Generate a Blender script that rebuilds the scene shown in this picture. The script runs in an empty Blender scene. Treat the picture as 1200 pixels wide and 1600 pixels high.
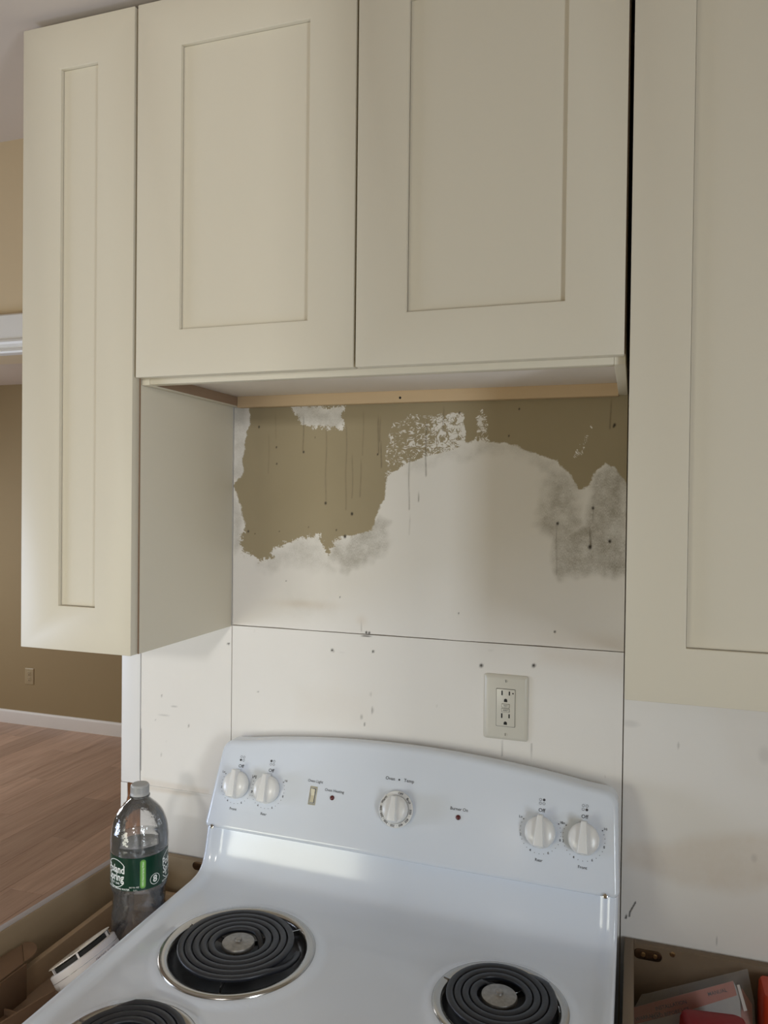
import bpy, bmesh, math, random
import numpy as np
from mathutils import Vector, Matrix

random.seed(7)
rng = np.random.default_rng(11)
sc = bpy.context.scene
COL = sc.collection
R = math.radians

# ------------------------------------------------------------------ camera
CAM_LOC = Vector((0.7754, -1.3731, 1.6293))
YAW, PITCH, ROLL, FPX = 0.3183, -0.0137, 0.0113, 1189.45
fw = Vector((-math.sin(YAW) * math.cos(PITCH), math.cos(YAW) * math.cos(PITCH), math.sin(PITCH)))
rt = Vector((math.cos(YAW), math.sin(YAW), 0))
up = rt.cross(fw)
rt2 = math.cos(ROLL) * rt + math.sin(ROLL) * up
up2 = -math.sin(ROLL) * rt + math.cos(ROLL) * up
cd = bpy.data.cameras.new('camera')
cam = bpy.data.objects.new('camera', cd)
COL.objects.link(cam)
cd.sensor_fit = 'VERTICAL'
cd.sensor_height = 36.0
cd.lens = 36.0 * FPX / 1600.0
cd.clip_start = 0.02
M = Matrix.Identity(4)
for i in range(3):
    M[i][0], M[i][1], M[i][2], M[i][3] = rt2[i], up2[i], -fw[i], CAM_LOC[i]
cam.matrix_world = M
sc.camera = cam

# ------------------------------------------------------------------ world, lights, exposure
w = bpy.data.worlds.new('sky')
sc.world = w
w.use_nodes = True
w.node_tree.nodes['Background'].inputs[0].default_value = (0.80, 0.90, 1.0, 1)
w.node_tree.nodes['Background'].inputs[1].default_value = 1.2


def area(name, loc, rot, sx, sy, power, color):
    l = bpy.data.lights.new(name, 'AREA')
    l.shape = 'RECTANGLE'
    l.size, l.size_y = sx, sy
    l.energy = power
    l.color = color
    o = bpy.data.objects.new(name, l)
    COL.objects.link(o)
    o.location = loc
    o.rotation_euler = rot
    return o


# daylight entering through the windows of the kitchen (behind and beside the camera) and of the far room, plus an added left fill and hall key
area('daylight_back_left', (-0.80, -2.30, 0.85), (R(90), 0, 0), 0.84, 0.84, 12.0, (1.02, 1.00, 0.80))
area('key_light_hall', (0.70, -4.26, 2.26), (R(90), 0, 0), 0.28, 0.26, 30, (0.98, 0.98, 0.96))  # key light on the bottle shadow's line; hall and transom added for it
area('left_fill', (-1.76, -0.95, 1.05), (0, R(-90), 0), 0.66, 0.60, 12.0, (0.88, 1.03, 1.32))  # fill light added to brighten the lower left side
area('daylight_right', (1.96, -1.75, 1.35), (0, R(90), 0), 0.9, 0.42, 17.0, (0.95, 1.06, 1.17))
area('daylight_far_room', (-4.53, 1.6, 1.3), (0, R(-72), 0), 1.2, 1.2, 30, (0.97, 0.98, 1.0))

sc.view_settings.view_transform = 'Standard'
sc.view_settings.look = 'None'
sc.view_settings.gamma = 1.0
sc.view_settings.use_curve_mapping = False
sc.view_settings.exposure = 0.0
sc.cycles.max_bounces = 10
sc.cycles.diffuse_bounces = 6
sc.cycles.transparent_max_bounces = 16
sc.cycles.transmission_bounces = 10


# ------------------------------------------------------------------ node helpers
def mat(name, col=(0.8, 0.8, 0.8), rough=0.5, metal=0.0, spec=0.5, coat=0.0):
    m = bpy.data.materials.new(name)
    m.use_nodes = True
    b = m.node_tree.nodes['Principled BSDF']
    b.inputs['Base Color'].default_value = (*col, 1)
    b.inputs['Roughness'].default_value = rough
    b.inputs['Metallic'].default_value = metal
    b.inputs['Specular IOR Level'].default_value = spec
    if coat:
        b.inputs['Coat Weight'].default_value = coat
        b.inputs['Coat Roughness'].default_value = 0.05
    return m


class NT:
    def __init__(self, m):
        self.t = m.node_tree
        self.b = self.t.nodes['Principled BSDF']

    def n(self, kind, **kw):
        nd = self.t.nodes.new(kind)
        for k, v in kw.items():
            setattr(nd, k, v)
        return nd

    def link(self, a, b):
        self.t.links.new(a, b)

    def put(self, sock, v):
        if hasattr(v, 'is_output'):
            self.link(v, sock)
        else:
            sock.default_value = v

    def math(self, op, a, b=0.0, c=None, clamp=False):
        nd = self.n('ShaderNodeMath', operation=op)
        nd.use_clamp = clamp
        self.put(nd.inputs[0], a)
        self.put(nd.inputs[1], b)
        if c is not None:
            self.put(nd.inputs[2], c)
        return nd.outputs[0]

    def mix(self, f, a, b):
        nd = self.n('ShaderNodeMix', data_type='RGBA')
        self.put(nd.inputs[0], f)
        for i, v in ((6, a), (7, b)):
            self.put(nd.inputs[i], (*v, 1) if isinstance(v, tuple) and len(v) == 3 else v)
        return nd.outputs[2]

    def coord(self, scale=(1, 1, 1), kind='Object'):
        tc = self.n('ShaderNodeTexCoord')
        mp = self.n('ShaderNodeMapping')
        mp.inputs['Scale'].default_value = scale
        self.link(tc.outputs[kind], mp.inputs[0])
        return mp.outputs[0]

    def noise(self, scale, detail=4, vec=None, rough=0.5, dist=0.0):
        nd = self.n('ShaderNodeTexNoise')
        nd.inputs['Scale'].default_value = scale
        nd.inputs['Detail'].default_value = detail
        nd.inputs['Roughness'].default_value = rough
        nd.inputs['Distortion'].default_value = dist
        self.link(vec if vec is not None else self.coord(), nd.inputs['Vector'])
        return nd.outputs['Fac']

    def attr(self, name):
        nd = self.n('ShaderNodeAttribute', attribute_name=name)
        return nd.outputs['Fac']

    def bump(self, h, strength=0.2, dist=0.002):
        nd = self.n('ShaderNodeBump')
        nd.inputs['Strength'].default_value = strength
        nd.inputs['Distance'].default_value = dist
        self.link(h, nd.inputs['Height'])
        self.link(nd.outputs[0], self.b.inputs['Normal'])


def mottled(name, c1, c2, scale=6, rough=0.5, spec=0.5, bump=0.0, bscale=200, stretch=(1, 1, 1)):
    m = mat(name, c1, rough, spec=spec)
    t = NT(m)
    v = t.coord(stretch)
    f = t.noise(scale, 5, v)
    t.link(t.mix(f, c1, c2), t.b.inputs['Base Color'])
    if bump:
        t.bump(t.noise(bscale, 3, v), bump, 0.001)
    return m


# ------------------------------------------------------------------ materials
CREAM = mottled('cream_cabinet_paint', (0.68, 0.625, 0.505), (0.70, 0.645, 0.525), 3, 0.42, 0.4)
CREAM_UNDER = mottled('pale_cabinet_underside', (0.80, 0.74, 0.69), (0.83, 0.77, 0.72), 4, 0.6)
PLY = mottled('raw_plywood', (0.60, 0.44, 0.27), (0.68, 0.51, 0.32), 5, 0.6, 0.3, 0.1, 80, (1, 10, 10))
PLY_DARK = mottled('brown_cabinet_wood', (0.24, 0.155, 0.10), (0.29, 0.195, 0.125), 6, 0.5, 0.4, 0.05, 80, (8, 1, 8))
PLY_PALE = mottled('pale_cabinet_wood', (0.30, 0.22, 0.135), (0.36, 0.27, 0.17), 5, 0.5, 0.4, 0.05, 90, (8, 1, 8))
PLY_SHADED = mottled('shaded_cabinet_board', (0.165, 0.115, 0.07), (0.21, 0.15, 0.095), 5, 0.5, 0.4, 0.05, 90, (8, 1, 8))  # darker copy of the cabinet wood; interior shade put into the colour
EDGE = mat('grey_laminate_edge', (0.42, 0.385, 0.375), 0.45)
DRAWER_WOOD = mottled('drawer_plywood', (0.36, 0.25, 0.155), (0.42, 0.30, 0.19), 5, 0.55, 0.35, 0.08, 80, (10, 1, 10))
BRACKET = mat('dark_bronze_metal', (0.16, 0.10, 0.06), 0.25, 0.9)
BRASS = mat('brass_screw', (0.45, 0.30, 0.15), 0.35, 1.0)
ENAMEL = mat('white_enamel', (0.735, 0.785, 0.86), 0.14, spec=0.5, coat=0.15)
PLASTIC_W = mat('white_plastic', (0.80, 0.80, 0.79), 0.25, spec=0.5)
CHROME = mat('chrome', (0.66, 0.64, 0.60), 0.18, 1.0)
PANRING = mat('trim_ring_chrome', (0.46, 0.44, 0.41), 0.2, 1.0)
PANBOWL = mottled('dark_drip_bowl', (0.05, 0.05, 0.052), (0.16, 0.16, 0.165), 25, 0.28, 0.5)  # dark mottled metal, darker than the trim ring
PANBOWL.node_tree.nodes['Principled BSDF'].inputs['Metallic'].default_value = 0.9
PANMET = mat('drip_pan_metal', (0.42, 0.42, 0.42), 0.16, 1.0)
COIL = mottled('coil_black', (0.011, 0.012, 0.017), (0.02, 0.022, 0.028), 60, 0.42, 0.5)
CAPMET = mottled('worn_coil_cap', (0.16, 0.15, 0.14), (0.42, 0.40, 0.37), 140, 0.45, 0.5)
CAPMET.node_tree.nodes['Principled BSDF'].inputs['Metallic'].default_value = 0.8
INK = mat('grey_print', (0.05, 0.05, 0.06), 0.5)
DARK = mat('dark_cavity', (0.012, 0.011, 0.010), 0.7)
RED_LENS = mat('red_lens', (0.10, 0.006, 0.010), 0.12, coat=0.6)
IVORY = mat('ivory_plastic', (0.62, 0.57, 0.42), 0.35)
OUTLET = mat('outlet_plastic', (0.64, 0.61, 0.53), 0.3)
OUTLET_FAR = mat('almond_outlet_plastic', (0.42, 0.35, 0.22), 0.4)
TRIM = mottled('white_trim_paint', (0.80, 0.79, 0.78), (0.84, 0.83, 0.82), 8, 0.4, 0.4)
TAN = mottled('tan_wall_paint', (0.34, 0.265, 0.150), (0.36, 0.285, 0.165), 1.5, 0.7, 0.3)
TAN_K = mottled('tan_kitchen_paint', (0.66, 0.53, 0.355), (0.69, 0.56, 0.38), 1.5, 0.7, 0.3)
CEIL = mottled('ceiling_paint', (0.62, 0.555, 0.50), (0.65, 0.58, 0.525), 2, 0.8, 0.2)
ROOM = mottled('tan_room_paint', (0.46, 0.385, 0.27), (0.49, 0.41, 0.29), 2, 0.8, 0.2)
SUBFLOOR = mat('subfloor_dark', (0.10, 0.075, 0.055), 0.8)
CARTON = mottled('brown_cardboard', (0.20, 0.125, 0.078), (0.24, 0.155, 0.098), 8, 0.85, 0.1)
PAPER = mat('white_paper', (0.62, 0.58, 0.54), 0.7)
CORAL = mat('coral_print', (0.62, 0.20, 0.13), 0.6)
RED = mottled('red_plastic', (0.19, 0.002, 0.006), (0.22, 0.003, 0.008), 8, 0.45, 0.3)
ORANGE = mat('orange_plastic', (0.48, 0.045, 0.012), 0.45)
GREY_CAP = mat('grey_bottle_cap', (0.40, 0.40, 0.40), 0.4)
LABEL_GREEN = mottled('green_label_film', (0.003, 0.026, 0.015), (0.005, 0.042, 0.023), 40, 0.25, 0.5)
LABEL_LIME = mat('lime_label_print', (0.20, 0.48, 0.10), 0.35)
LABEL_WHITE = mat('white_label_print', (0.80, 0.82, 0.80), 0.35)
DETECT = mat('detector_white', (0.70, 0.66, 0.66), 0.4)


def clear_film(name, tint, gloss, rough, haze=0.0, dent=0.0):
    m = bpy.data.materials.new(name)
    m.use_nodes = True
    t = m.node_tree
    t.nodes.clear()
    out = t.nodes.new('ShaderNodeOutputMaterial')
    tr = t.nodes.new('ShaderNodeBsdfTransparent')
    tr.inputs[0].default_value = (*tint, 1)
    gl = t.nodes.new('ShaderNodeBsdfGlossy')
    gl.inputs['Roughness'].default_value = rough
    fr = t.nodes.new('ShaderNodeFresnel')
    if dent:
        tc = t.nodes.new('ShaderNodeTexCoord')
        nz = t.nodes.new('ShaderNodeTexNoise')
        nz.inputs['Scale'].default_value = 95.0
        nz.inputs['Detail'].default_value = 2.0
        bp_ = t.nodes.new('ShaderNodeBump')
        bp_.inputs['Strength'].default_value = dent
        bp_.inputs['Distance'].default_value = 0.002
        t.links.new(tc.outputs['Object'], nz.inputs['Vector'])
        t.links.new(nz.outputs['Fac'], bp_.inputs['Height'])
        t.links.new(bp_.outputs[0], gl.inputs['Normal'])
        t.links.new(bp_.outputs[0], fr.inputs['Normal'])
    fr.inputs[0].default_value = 1.5
    mu = t.nodes.new('ShaderNodeMath')
    mu.operation = 'MULTIPLY_ADD'
    mu.inputs[1].default_value = gloss
    mu.inputs[2].default_value = 0.02
    mx = t.nodes.new('ShaderNodeMixShader')
    t.links.new(fr.outputs[0], mu.inputs[0])
    t.links.new(mu.outputs[0], mx.inputs[0])
    if haze:                                   # white diffuse share mixed in to brighten the clear film
        df = t.nodes.new('ShaderNodeBsdfDiffuse')
        df.inputs[0].default_value = (0.85, 0.87, 0.88, 1)
        m2 = t.nodes.new('ShaderNodeMixShader')
        m2.inputs[0].default_value = haze
        t.links.new(tr.outputs[0], m2.inputs[1])
        t.links.new(df.outputs[0], m2.inputs[2])
        t.links.new(m2.outputs[0], mx.inputs[1])
    else:
        t.links.new(tr.outputs[0], mx.inputs[1])
    t.links.new(gl.outputs[0], mx.inputs[2])
    t.links.new(mx.outputs[0], out.inputs[0])
    return m


PET = clear_film('clear_bottle_plastic', (0.93, 0.93, 0.94), 2.0, 0.05, 0.05, 0.5)
BAGFILM = clear_film('clear_bag_film', (0.93, 0.93, 0.93), 1.0, 0.25, 0.05, 0.3)
WINGLASS = clear_film('window_glass', (0.97, 0.98, 0.98), 0.8, 0.0)
WATER = clear_film('water', (0.92, 0.93, 0.93), 1.3, 0.02, 0.035)


def wood_floor_material():
    m = mat('oak_vinyl_plank', (0.4, 0.27, 0.2), 0.42, spec=0.4)
    t = NT(m)
    oi = t.n('ShaderNodeObjectInfo')
    tc = t.n('ShaderNodeTexCoord')
    ad = t.n('ShaderNodeVectorMath', operation='ADD')
    sc_ = t.n('ShaderNodeVectorMath', operation='SCALE')
    cx = t.n('ShaderNodeCombineXYZ')
    t.link(oi.outputs['Random'], cx.inputs[0])
    t.link(oi.outputs['Random'], cx.inputs[1])
    t.link(cx.outputs[0], sc_.inputs[0])
    sc_.inputs['Scale'].default_value = 37.0
    t.link(tc.outputs['Object'], ad.inputs[0])
    t.link(sc_.outputs[0], ad.inputs[1])
    mp = t.n('ShaderNodeMapping')
    mp.inputs['Scale'].default_value = (14, 1.1, 1)
    t.link(ad.outputs[0], mp.inputs[0])
    g = t.noise(1.6, 7, mp.outputs[0], 0.6, 0.6)
    mp2 = t.n('ShaderNodeMapping')
    mp2.inputs['Scale'].default_value = (70, 3, 1)
    t.link(ad.outputs[0], mp2.inputs[0])
    g2 = t.noise(2.0, 5, mp2.outputs[0], 0.6, 0.3)
    base = t.mix(t.math('MULTIPLY_ADD', g, 2.4, -0.7, True), (0.38, 0.24, 0.175), (0.60, 0.42, 0.32))
    base = t.mix(t.math('MULTIPLY_ADD', g2, 2.0, -0.75, True), base, t.mix(0.5, base, (0.68, 0.51, 0.40)))
    mp3 = t.n('ShaderNodeMapping')
    mp3.inputs['Scale'].default_value = (9, 2.2, 1)
    t.link(ad.outputs[0], mp3.inputs[0])
    k = t.noise(1.1, 2, mp3.outputs[0])
    knot = t.math('MULTIPLY_ADD', k, 14.0, -10.2, True)
    base = t.mix(t.math('MULTIPLY', knot, 0.75), base, (0.09, 0.05, 0.033))
    hs = t.n('ShaderNodeHueSaturation')
    t.put(hs.inputs['Value'], t.math('MULTIPLY_ADD', oi.outputs['Random'], 0.30, 0.86))
    t.link(base, hs.inputs['Color'])
    t.link(hs.outputs[0], t.b.inputs['Base Color'])
    t.bump(g2, 0.08, 0.001)
    return m


OAK = wood_floor_material()


def patched_wall_material():
    m = mat('patched_wall_board', (0.78, 0.76, 0.72), 0.55, spec=0.35)
    t = NT(m)
    v = t.coord()
    mott = t.noise(7, 5, v)
    white = t.mix(mott, (0.79, 0.755, 0.70), (0.83, 0.80, 0.755))
    # paint field (cm from the edge of the old paint, + inside)
    n1 = t.math('MULTIPLY_ADD', t.noise(260, 6, v, 0.65, 0.4), 2.0, -1.0)
    n1b = t.math('MULTIPLY_ADD', t.noise(60, 3, v, 0.5, 0.8), 2.0, -1.0)
    nn = t.math('ADD', t.math('MULTIPLY', n1, 1.0), t.math('MULTIPLY', n1b, 0.9))
    amp = t.math('MULTIPLY_ADD', t.attr('rough'), 2.6, 0.18)
    fld = t.math('ADD', t.attr('tan'), t.math('MULTIPLY', nn, amp))
    # lace: thin torn ridges of old paint left between dabs of filler
    rid = t.math('ABSOLUTE', t.math('SUBTRACT', t.noise(46, 5, t.coord((1, 1, 1.4)), 0.62, 2.6), 0.5))
    lace = t.math('SUBTRACT', t.math('ADD', t.math('MULTIPLY_ADD', t.noise(70, 3, v), 0.34, -0.115), t.math('MULTIPLY', t.attr('bias'), 0.09)), rid)
    lw = t.attr('lace')
    fld = t.math('ADD', t.math('MULTIPLY', fld, t.math('SUBTRACT', 1.0, lw)), t.math('MULTIPLY', t.math('MULTIPLY', lace, 12.0), lw))
    tmask = t.math('MULTIPLY_ADD', fld, 3.5, 0.5, True)
    tanc = t.mix(t.noise(9, 4, v), (0.335, 0.275, 0.168), (0.375, 0.310, 0.195))
    # thin scraped wash
    vs = t.coord((2.2, 1, 0.6))
    n2 = t.noise(520, 5, vs, 0.7)
    n3 = t.noise(30, 5, v, 0.65)
    gg = t.math('ADD', t.math('MULTIPLY', n2, 0.70), t.math('MULTIPLY', n3, 0.62))
    gm = t.math('MULTIPLY', t.attr('grey'), t.math('MULTIPLY_ADD', gg, 3.9, -2.05, True))
    col = t.mix(t.math('MULTIPLY', t.attr('yellow'), t.math('MULTIPLY_ADD', n3, 0.9, 0.25, True)), white, (0.60, 0.47, 0.33))
    col = t.mix(t.math('MULTIPLY', t.attr('grey'), 0.32), col, (0.55, 0.54, 0.50))
    col = t.mix(t.math('MULTIPLY', gm, 0.95), col, (0.33, 0.295, 0.235))
    col = t.mix(tmask, col, tanc)
    dr = t.math('MULTIPLY', t.attr('drip'), t.math('MULTIPLY_ADD', t.noise(90, 3, v), 1.0, 0.3, True))
    col = t.mix(t.math('MULTIPLY', dr, 0.9), col, (0.12, 0.09, 0.055))
    # small scuffs
    sv = t.coord((1, 1, 0.4))
    s = t.noise(55, 2, sv)
    sm = t.math('MULTIPLY_ADD', s, 16.0, -12.4, True)
    col = t.mix(t.math('MULTIPLY', sm, 0.45), col, (0.38, 0.34, 0.29))
    col = t.mix(t.attr('dot'), col, (0.035, 0.025, 0.018))
    t.link(col, t.b.inputs['Base Color'])
    hb = t.math('ADD', t.math('MULTIPLY', tmask, 0.5), t.math('MULTIPLY', n1, 0.12))
    t.bump(hb, 0.25, 0.0012)
    return m


WALLBOARD = patched_wall_material()


def rusty_wood():
    m = mat('splintered_stud_wood', (0.3, 0.14, 0.06), 0.8, spec=0.2)
    t = NT(m)
    v = t.coord((60, 60, 5))
    f = t.noise(1.5, 6, v, 0.65, 0.5)
    t.link(t.mix(t.math('MULTIPLY_ADD', f, 2.6, -0.8, True), (0.075, 0.03, 0.015), (0.42, 0.19, 0.085)), t.b.inputs['Base Color'])
    t.bump(f, 0.8, 0.004)
    return m


STUD = rusty_wood()


# ------------------------------------------------------------------ mesh helpers
def finish(bm, name, m, parent=None, smooth=None, bevel=0.0, seg=2, xf=None):
    bmesh.ops.remove_doubles(bm, verts=bm.verts, dist=1e-6)
    if bevel:
        bmesh.ops.bevel(bm, geom=[e for e in bm.edges if len(e.link_faces) == 2 and e.calc_face_angle(0) > 0.5],
                        offset=bevel, segments=seg, affect='EDGES', profile=0.5, clamp_overlap=True)
        smooth = 40 if smooth is None else smooth
    bmesh.ops.recalc_face_normals(bm, faces=bm.faces)
    me = bpy.data.meshes.new(name)
    if xf is not None:
        bm.transform(xf)
    bm.to_mesh(me)
    bm.free()
    if smooth:
        me.shade_smooth()
        me.set_sharp_from_angle(angle=R(smooth))
    return link(me, name, m, parent)


def link(me, name, m, parent=None):
    if m is not None and not me.materials:
        me.materials.append(m)
    o = bpy.data.objects.new(name, me)
    COL.objects.link(o)
    if parent is not None:
        o.parent = parent
        if 'pinv' in PINV.get(parent.name, {}):
            o.matrix_parent_inverse = PINV[parent.name]['pinv']
    return o


PINV = {}


def thing(name, label, cat, loc=(0, 0, 0), group=None, kind=None):
    o = bpy.data.objects.new(name, None)
    COL.objects.link(o)
    o.location = loc
    o.empty_display_size = 0.05
    PINV[o.name] = {'pinv': Matrix.Translation(-Vector(loc))}
    if label:
        o['label'] = label
    if cat:
        o['category'] = cat
    if group:
        o['group'] = group
    if kind:
        o['kind'] = kind
    return o


def tag(o, label, cat, group=None):
    o['label'] = label
    o['category'] = cat
    if group:
        o['group'] = group
    return o


def struct(o, label=None, cat=None):
    o['kind'] = 'structure'
    if label:
        o['label'] = label
    if cat:
        o['category'] = cat
    return o


def add_box(bm, x0, x1, y0, y1, z0, z1, mx=None):
    c = [(x0, y0, z0), (x1, y0, z0), (x1, y1, z0), (x0, y1, z0), (x0, y0, z1), (x1, y0, z1), (x1, y1, z1), (x0, y1, z1)]
    vs = [bm.verts.new(mx @ Vector(p) if mx is not None else p) for p in c]
    for f in ((0, 3, 2, 1), (4, 5, 6, 7), (0, 1, 5, 4), (1, 2, 6, 5), (2, 3, 7, 6), (3, 0, 4, 7)):
        bm.faces.new([vs[i] for i in f])
    return vs


def box(name, x0, x1, y0, y1, z0, z1, m, parent=None, bevel=0.0012, seg=2, mx=None):
    bm = bmesh.new()
    add_box(bm, x0, x1, y0, y1, z0, z1, mx)
    return finish(bm, name, m, parent, bevel=bevel, seg=seg)


def frame_bm(o, h, y0, y1):
    """a slab in the xz plane (outer rect o) with one rectangular hole h; y0 front, y1 back"""
    bm = bmesh.new()

    def ring(r, y):
        return [bm.verts.new((x, y, z)) for x, z in ((r[0], r[2]), (r[1], r[2]), (r[1], r[3]), (r[0], r[3]))]
    a, b, c, d = ring(o, y0), ring(h, y0), ring(o, y1), ring(h, y1)
    for i in range(4):
        j = (i + 1) % 4
        bm.faces.new((a[i], a[j], b[j], b[i]))
        bm.faces.new((c[j], c[i], d[i], d[j]))
        bm.faces.new((a[j], a[i], c[i], c[j]))
        bm.faces.new((b[i], b[j], d[j], d[i]))
    return bm


def add_lathe(bm, prof, n=48, mx=None, close=False):
    """prof: list of (r, z)"""
    rings = []
    for r, z in prof:
        if r < 1e-6:
            p = Vector((0, 0, z))
            rings.append([bm.verts.new(mx @ p if mx is not None else p)])
        else:
            rr = []
            for k in range(n):
                a = 2 * math.pi * k / n
                p = Vector((r * math.cos(a), r * math.sin(a), z))
                rr.append(bm.verts.new(mx @ p if mx is not None else p))
            rings.append(rr)
    for A, B in zip(rings, rings[1:]):
        for k in range(n):
            j = (k + 1) % n
            if len(A) == 1 and len(B) == 1:
                continue
            if len(A) == 1:
                bm.faces.new((A[0], B[j], B[k]))
            elif len(B) == 1:
                bm.faces.new((A[k], A[j], B[0]))
            else:
                bm.faces.new((A[k], A[j], B[j], B[k]))


def lathe(name, prof, m, parent=None, n=48, mx=None, smooth=40):
    bm = bmesh.new()
    add_lathe(bm, prof, n, mx)
    return finish(bm, name, m, parent, smooth=smooth)


def add_prism(bm, pts, y0, y1, mx=None, axis='y'):
    """extrude a polygon given in (u,v) between y0 and y1"""
    def P(u, v, y):
        p = Vector((u, y, v)) if axis == 'y' else Vector((u, v, y))
        return mx @ p if mx is not None else p
    a = [bm.verts.new(P(u, v, y0)) for u, v in pts]
    b = [bm.verts.new(P(u, v, y1)) for u, v in pts]
    n = len(pts)
    bm.faces.new(a)
    bm.faces.new(list(reversed(b)))
    for i in range(n):
        j = (i + 1) % n
        bm.faces.new((a[j], a[i], b[i], b[j]))


def rounded_rect(x0, x1, z0, z1, r, n=5):
    pts = []
    for cx, cz, a0 in ((x1 - r, z0 + r, -90), (x1 - r, z1 - r, 0), (x0 + r, z1 - r, 90), (x0 + r, z0 + r, 180)):
        for k in range(n + 1):
            a = R(a0 + 90 * k / n)
            pts.append((cx + r * math.cos(a), cz + r * math.sin(a)))
    return pts


def text_bm(s, size, bold=0.0, align='CENTER'):
    c = bpy.data.curves.new('t', 'FONT')
    c.body = s
    c.size = size
    c.align_x = align
    c.align_y = 'CENTER'
    c.offset = bold * size
    c.resolution_u = 2
    o = bpy.data.objects.new('t', c)
    COL.objects.link(o)
    dg = bpy.context.evaluated_depsgraph_get()
    me = bpy.data.meshes.new_from_object(o.evaluated_get(dg))
    bm = bmesh.new()
    bm.from_mesh(me)
    bpy.data.objects.remove(o)
    bpy.data.curves.remove(c)
    bpy.data.meshes.remove(me)
    return bm


def merge(dst, src, mx=None, fn=None):
    if mx is not None:
        src.transform(mx)
    if fn is not None:
        for v in src.verts:
            v.co = fn(v.co)
    me = bpy.data.meshes.new('tmp')
    src.to_mesh(me)
    src.free()
    dst.from_mesh(me)
    bpy.data.meshes.remove(me)


def add_disc(bm, x, y, r, n=12, z=0.0, r_in=0.0):
    ring = [bm.verts.new((x + r * math.cos(2 * math.pi * k / n), y + r * math.sin(2 * math.pi * k / n), z)) for k in range(n)]
    if r_in <= 0:
        bm.faces.new(ring)
    else:
        inn = [bm.verts.new((x + r_in * math.cos(2 * math.pi * k / n), y + r_in * math.sin(2 * math.pi * k / n), z)) for k in range(n)]
        for k in range(n):
            j = (k + 1) % n
            bm.faces.new((ring[k], ring[j], inn[j], inn[k]))


# ------------------------------------------------------------------ room shell
CEIL_Z = 2.44
XL, XR, YF, YB = -4.6, 2.0, -2.35, 3.0
YH = -4.30                                  # end of the hall added behind the camera for the key light
KL = -1.80                                  # left wall of the kitchen
floor = box('floor', XL, XR, YH, YB, -0.10, -0.006, SUBFLOOR, bevel=0)
struct(floor)
struct(box('ceiling', XL - .1, XR + .1, YH - .1, YB + .1, CEIL_Z, CEIL_Z + 0.1, CEIL, bevel=0))
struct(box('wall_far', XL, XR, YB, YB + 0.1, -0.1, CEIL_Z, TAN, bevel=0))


def wall_with_windows(name, axis, pos, thick, a0, a1, holes, m):
    """a wall slab across a0..a1 at pos (along axis), pieced together round its window holes"""
    bm_ = bmesh.new()
    xs_ = sorted({a0, a1, *[h[0] for h in holes], *[h[1] for h in holes]})
    zs_ = sorted({-0.1, CEIL_Z, *[h[2] for h in holes], *[h[3] for h in holes]})
    for u0, u1 in zip(xs_, xs_[1:]):
        for v0, v1 in zip(zs_, zs_[1:]):
            um, vm = (u0 + u1) / 2, (v0 + v1) / 2
            if any(h[0] < um < h[1] and h[2] < vm < h[3] for h in holes):
                continue
            if axis == 'y':
                add_box(bm_, u0, u1, pos, pos + thick, v0, v1)
            else:
                add_box(bm_, pos, pos + thick, u0, u1, v0, v1)
    return struct(finish(bm_, name, m))


WIN = [('y', YF, -1.22, -0.38, 0.43, 1.27), ('y', YH, 0.54, 0.86, 2.12, 2.40),
       ('x', KL, -1.27, -0.63, 0.70, 1.40), ('x', XR, -1.96, -1.54, 0.90, 1.80), ('x', XL, 1.0, 2.2, 0.8, 2.0)]  # left kitchen window and hall transom are added to hold their lights
wall_with_windows('wall_front', 'y', YF - 0.1, 0.1, XL, 0.22, [WIN[0][2:]], ROOM)
struct(box('wall_hall_left', 0.12, 0.22, YH, YF - 0.1, -0.1, CEIL_Z, ROOM, bevel=0))
wall_with_windows('wall_hall_end', 'y', YH - 0.1, 0.1, 0.12, XR, [WIN[1][2:]], ROOM)
wall_with_windows('wall_left', 'x', KL - 0.1, 0.1, YF, 0.0122, [WIN[2][2:]], ROOM)
wall_with_windows('wall_right', 'x', XR, 0.1, YH, YB, [WIN[3][2:]], ROOM)
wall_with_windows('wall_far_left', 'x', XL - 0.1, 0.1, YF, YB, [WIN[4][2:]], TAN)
struct(box('light_block_stub', 0.46, 1.30, -1.78, -1.54, 0.0, CEIL_Z, ROOM, bevel=0.002))  # unseen stub added to shade the right side as a standing person would
wall_back = None
bm = bmesh.new()
add_prism(bm, [(XL, 0), (KL - .1, 0), (KL - .1, 1.955), (-0.2575, 1.955), (-0.2575, 0), (XR, 0), (XR, CEIL_Z), (XL, CEIL_Z)], 0.0122, 0.11)
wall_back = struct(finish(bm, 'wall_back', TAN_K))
# window frames and panes
for k_, (ax_, p_, u0, u1, v0, v1) in enumerate(WIN):
    wt_ = bpy.data.objects.new('window_%d' % (k_ + 1), None)
    COL.objects.link(wt_)
    wt_['kind'] = 'structure'
    sg = -1 if p_ < 0 else 1
    d0, d1 = sorted((p_ + sg * 0.085, p_ + sg * 0.045))
    if ax_ == 'y':
        finish(frame_bm((u0, u1, v0, v1), (u0 + .03, u1 - .03, v0 + .03, v1 - .03), d0, d1), 'window_frame', TRIM, wt_, bevel=0.003)
        box('pane', u0 + .028, u1 - .028, d0 + .018, d0 + .022, v0 + .028, v1 - .028, WINGLASS, wt_, bevel=0)
    else:
        bm_ = frame_bm((u0, u1, v0, v1), (u0 + .03, u1 - .03, v0 + .03, v1 - .03), d0, d1)
        bm_.transform(Matrix(((0, 1, 0, 0), (1, 0, 0, 0), (0, 0, 1, 0), (0, 0, 0, 1))))
        finish(bm_, 'window_frame', TRIM, wt_, bevel=0.003)
        box('pane', d0 + .018, d0 + .022, u0 + .028, u1 - .028, v0 + .028, v1 - .028, WINGLASS, wt_, bevel=0)

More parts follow.
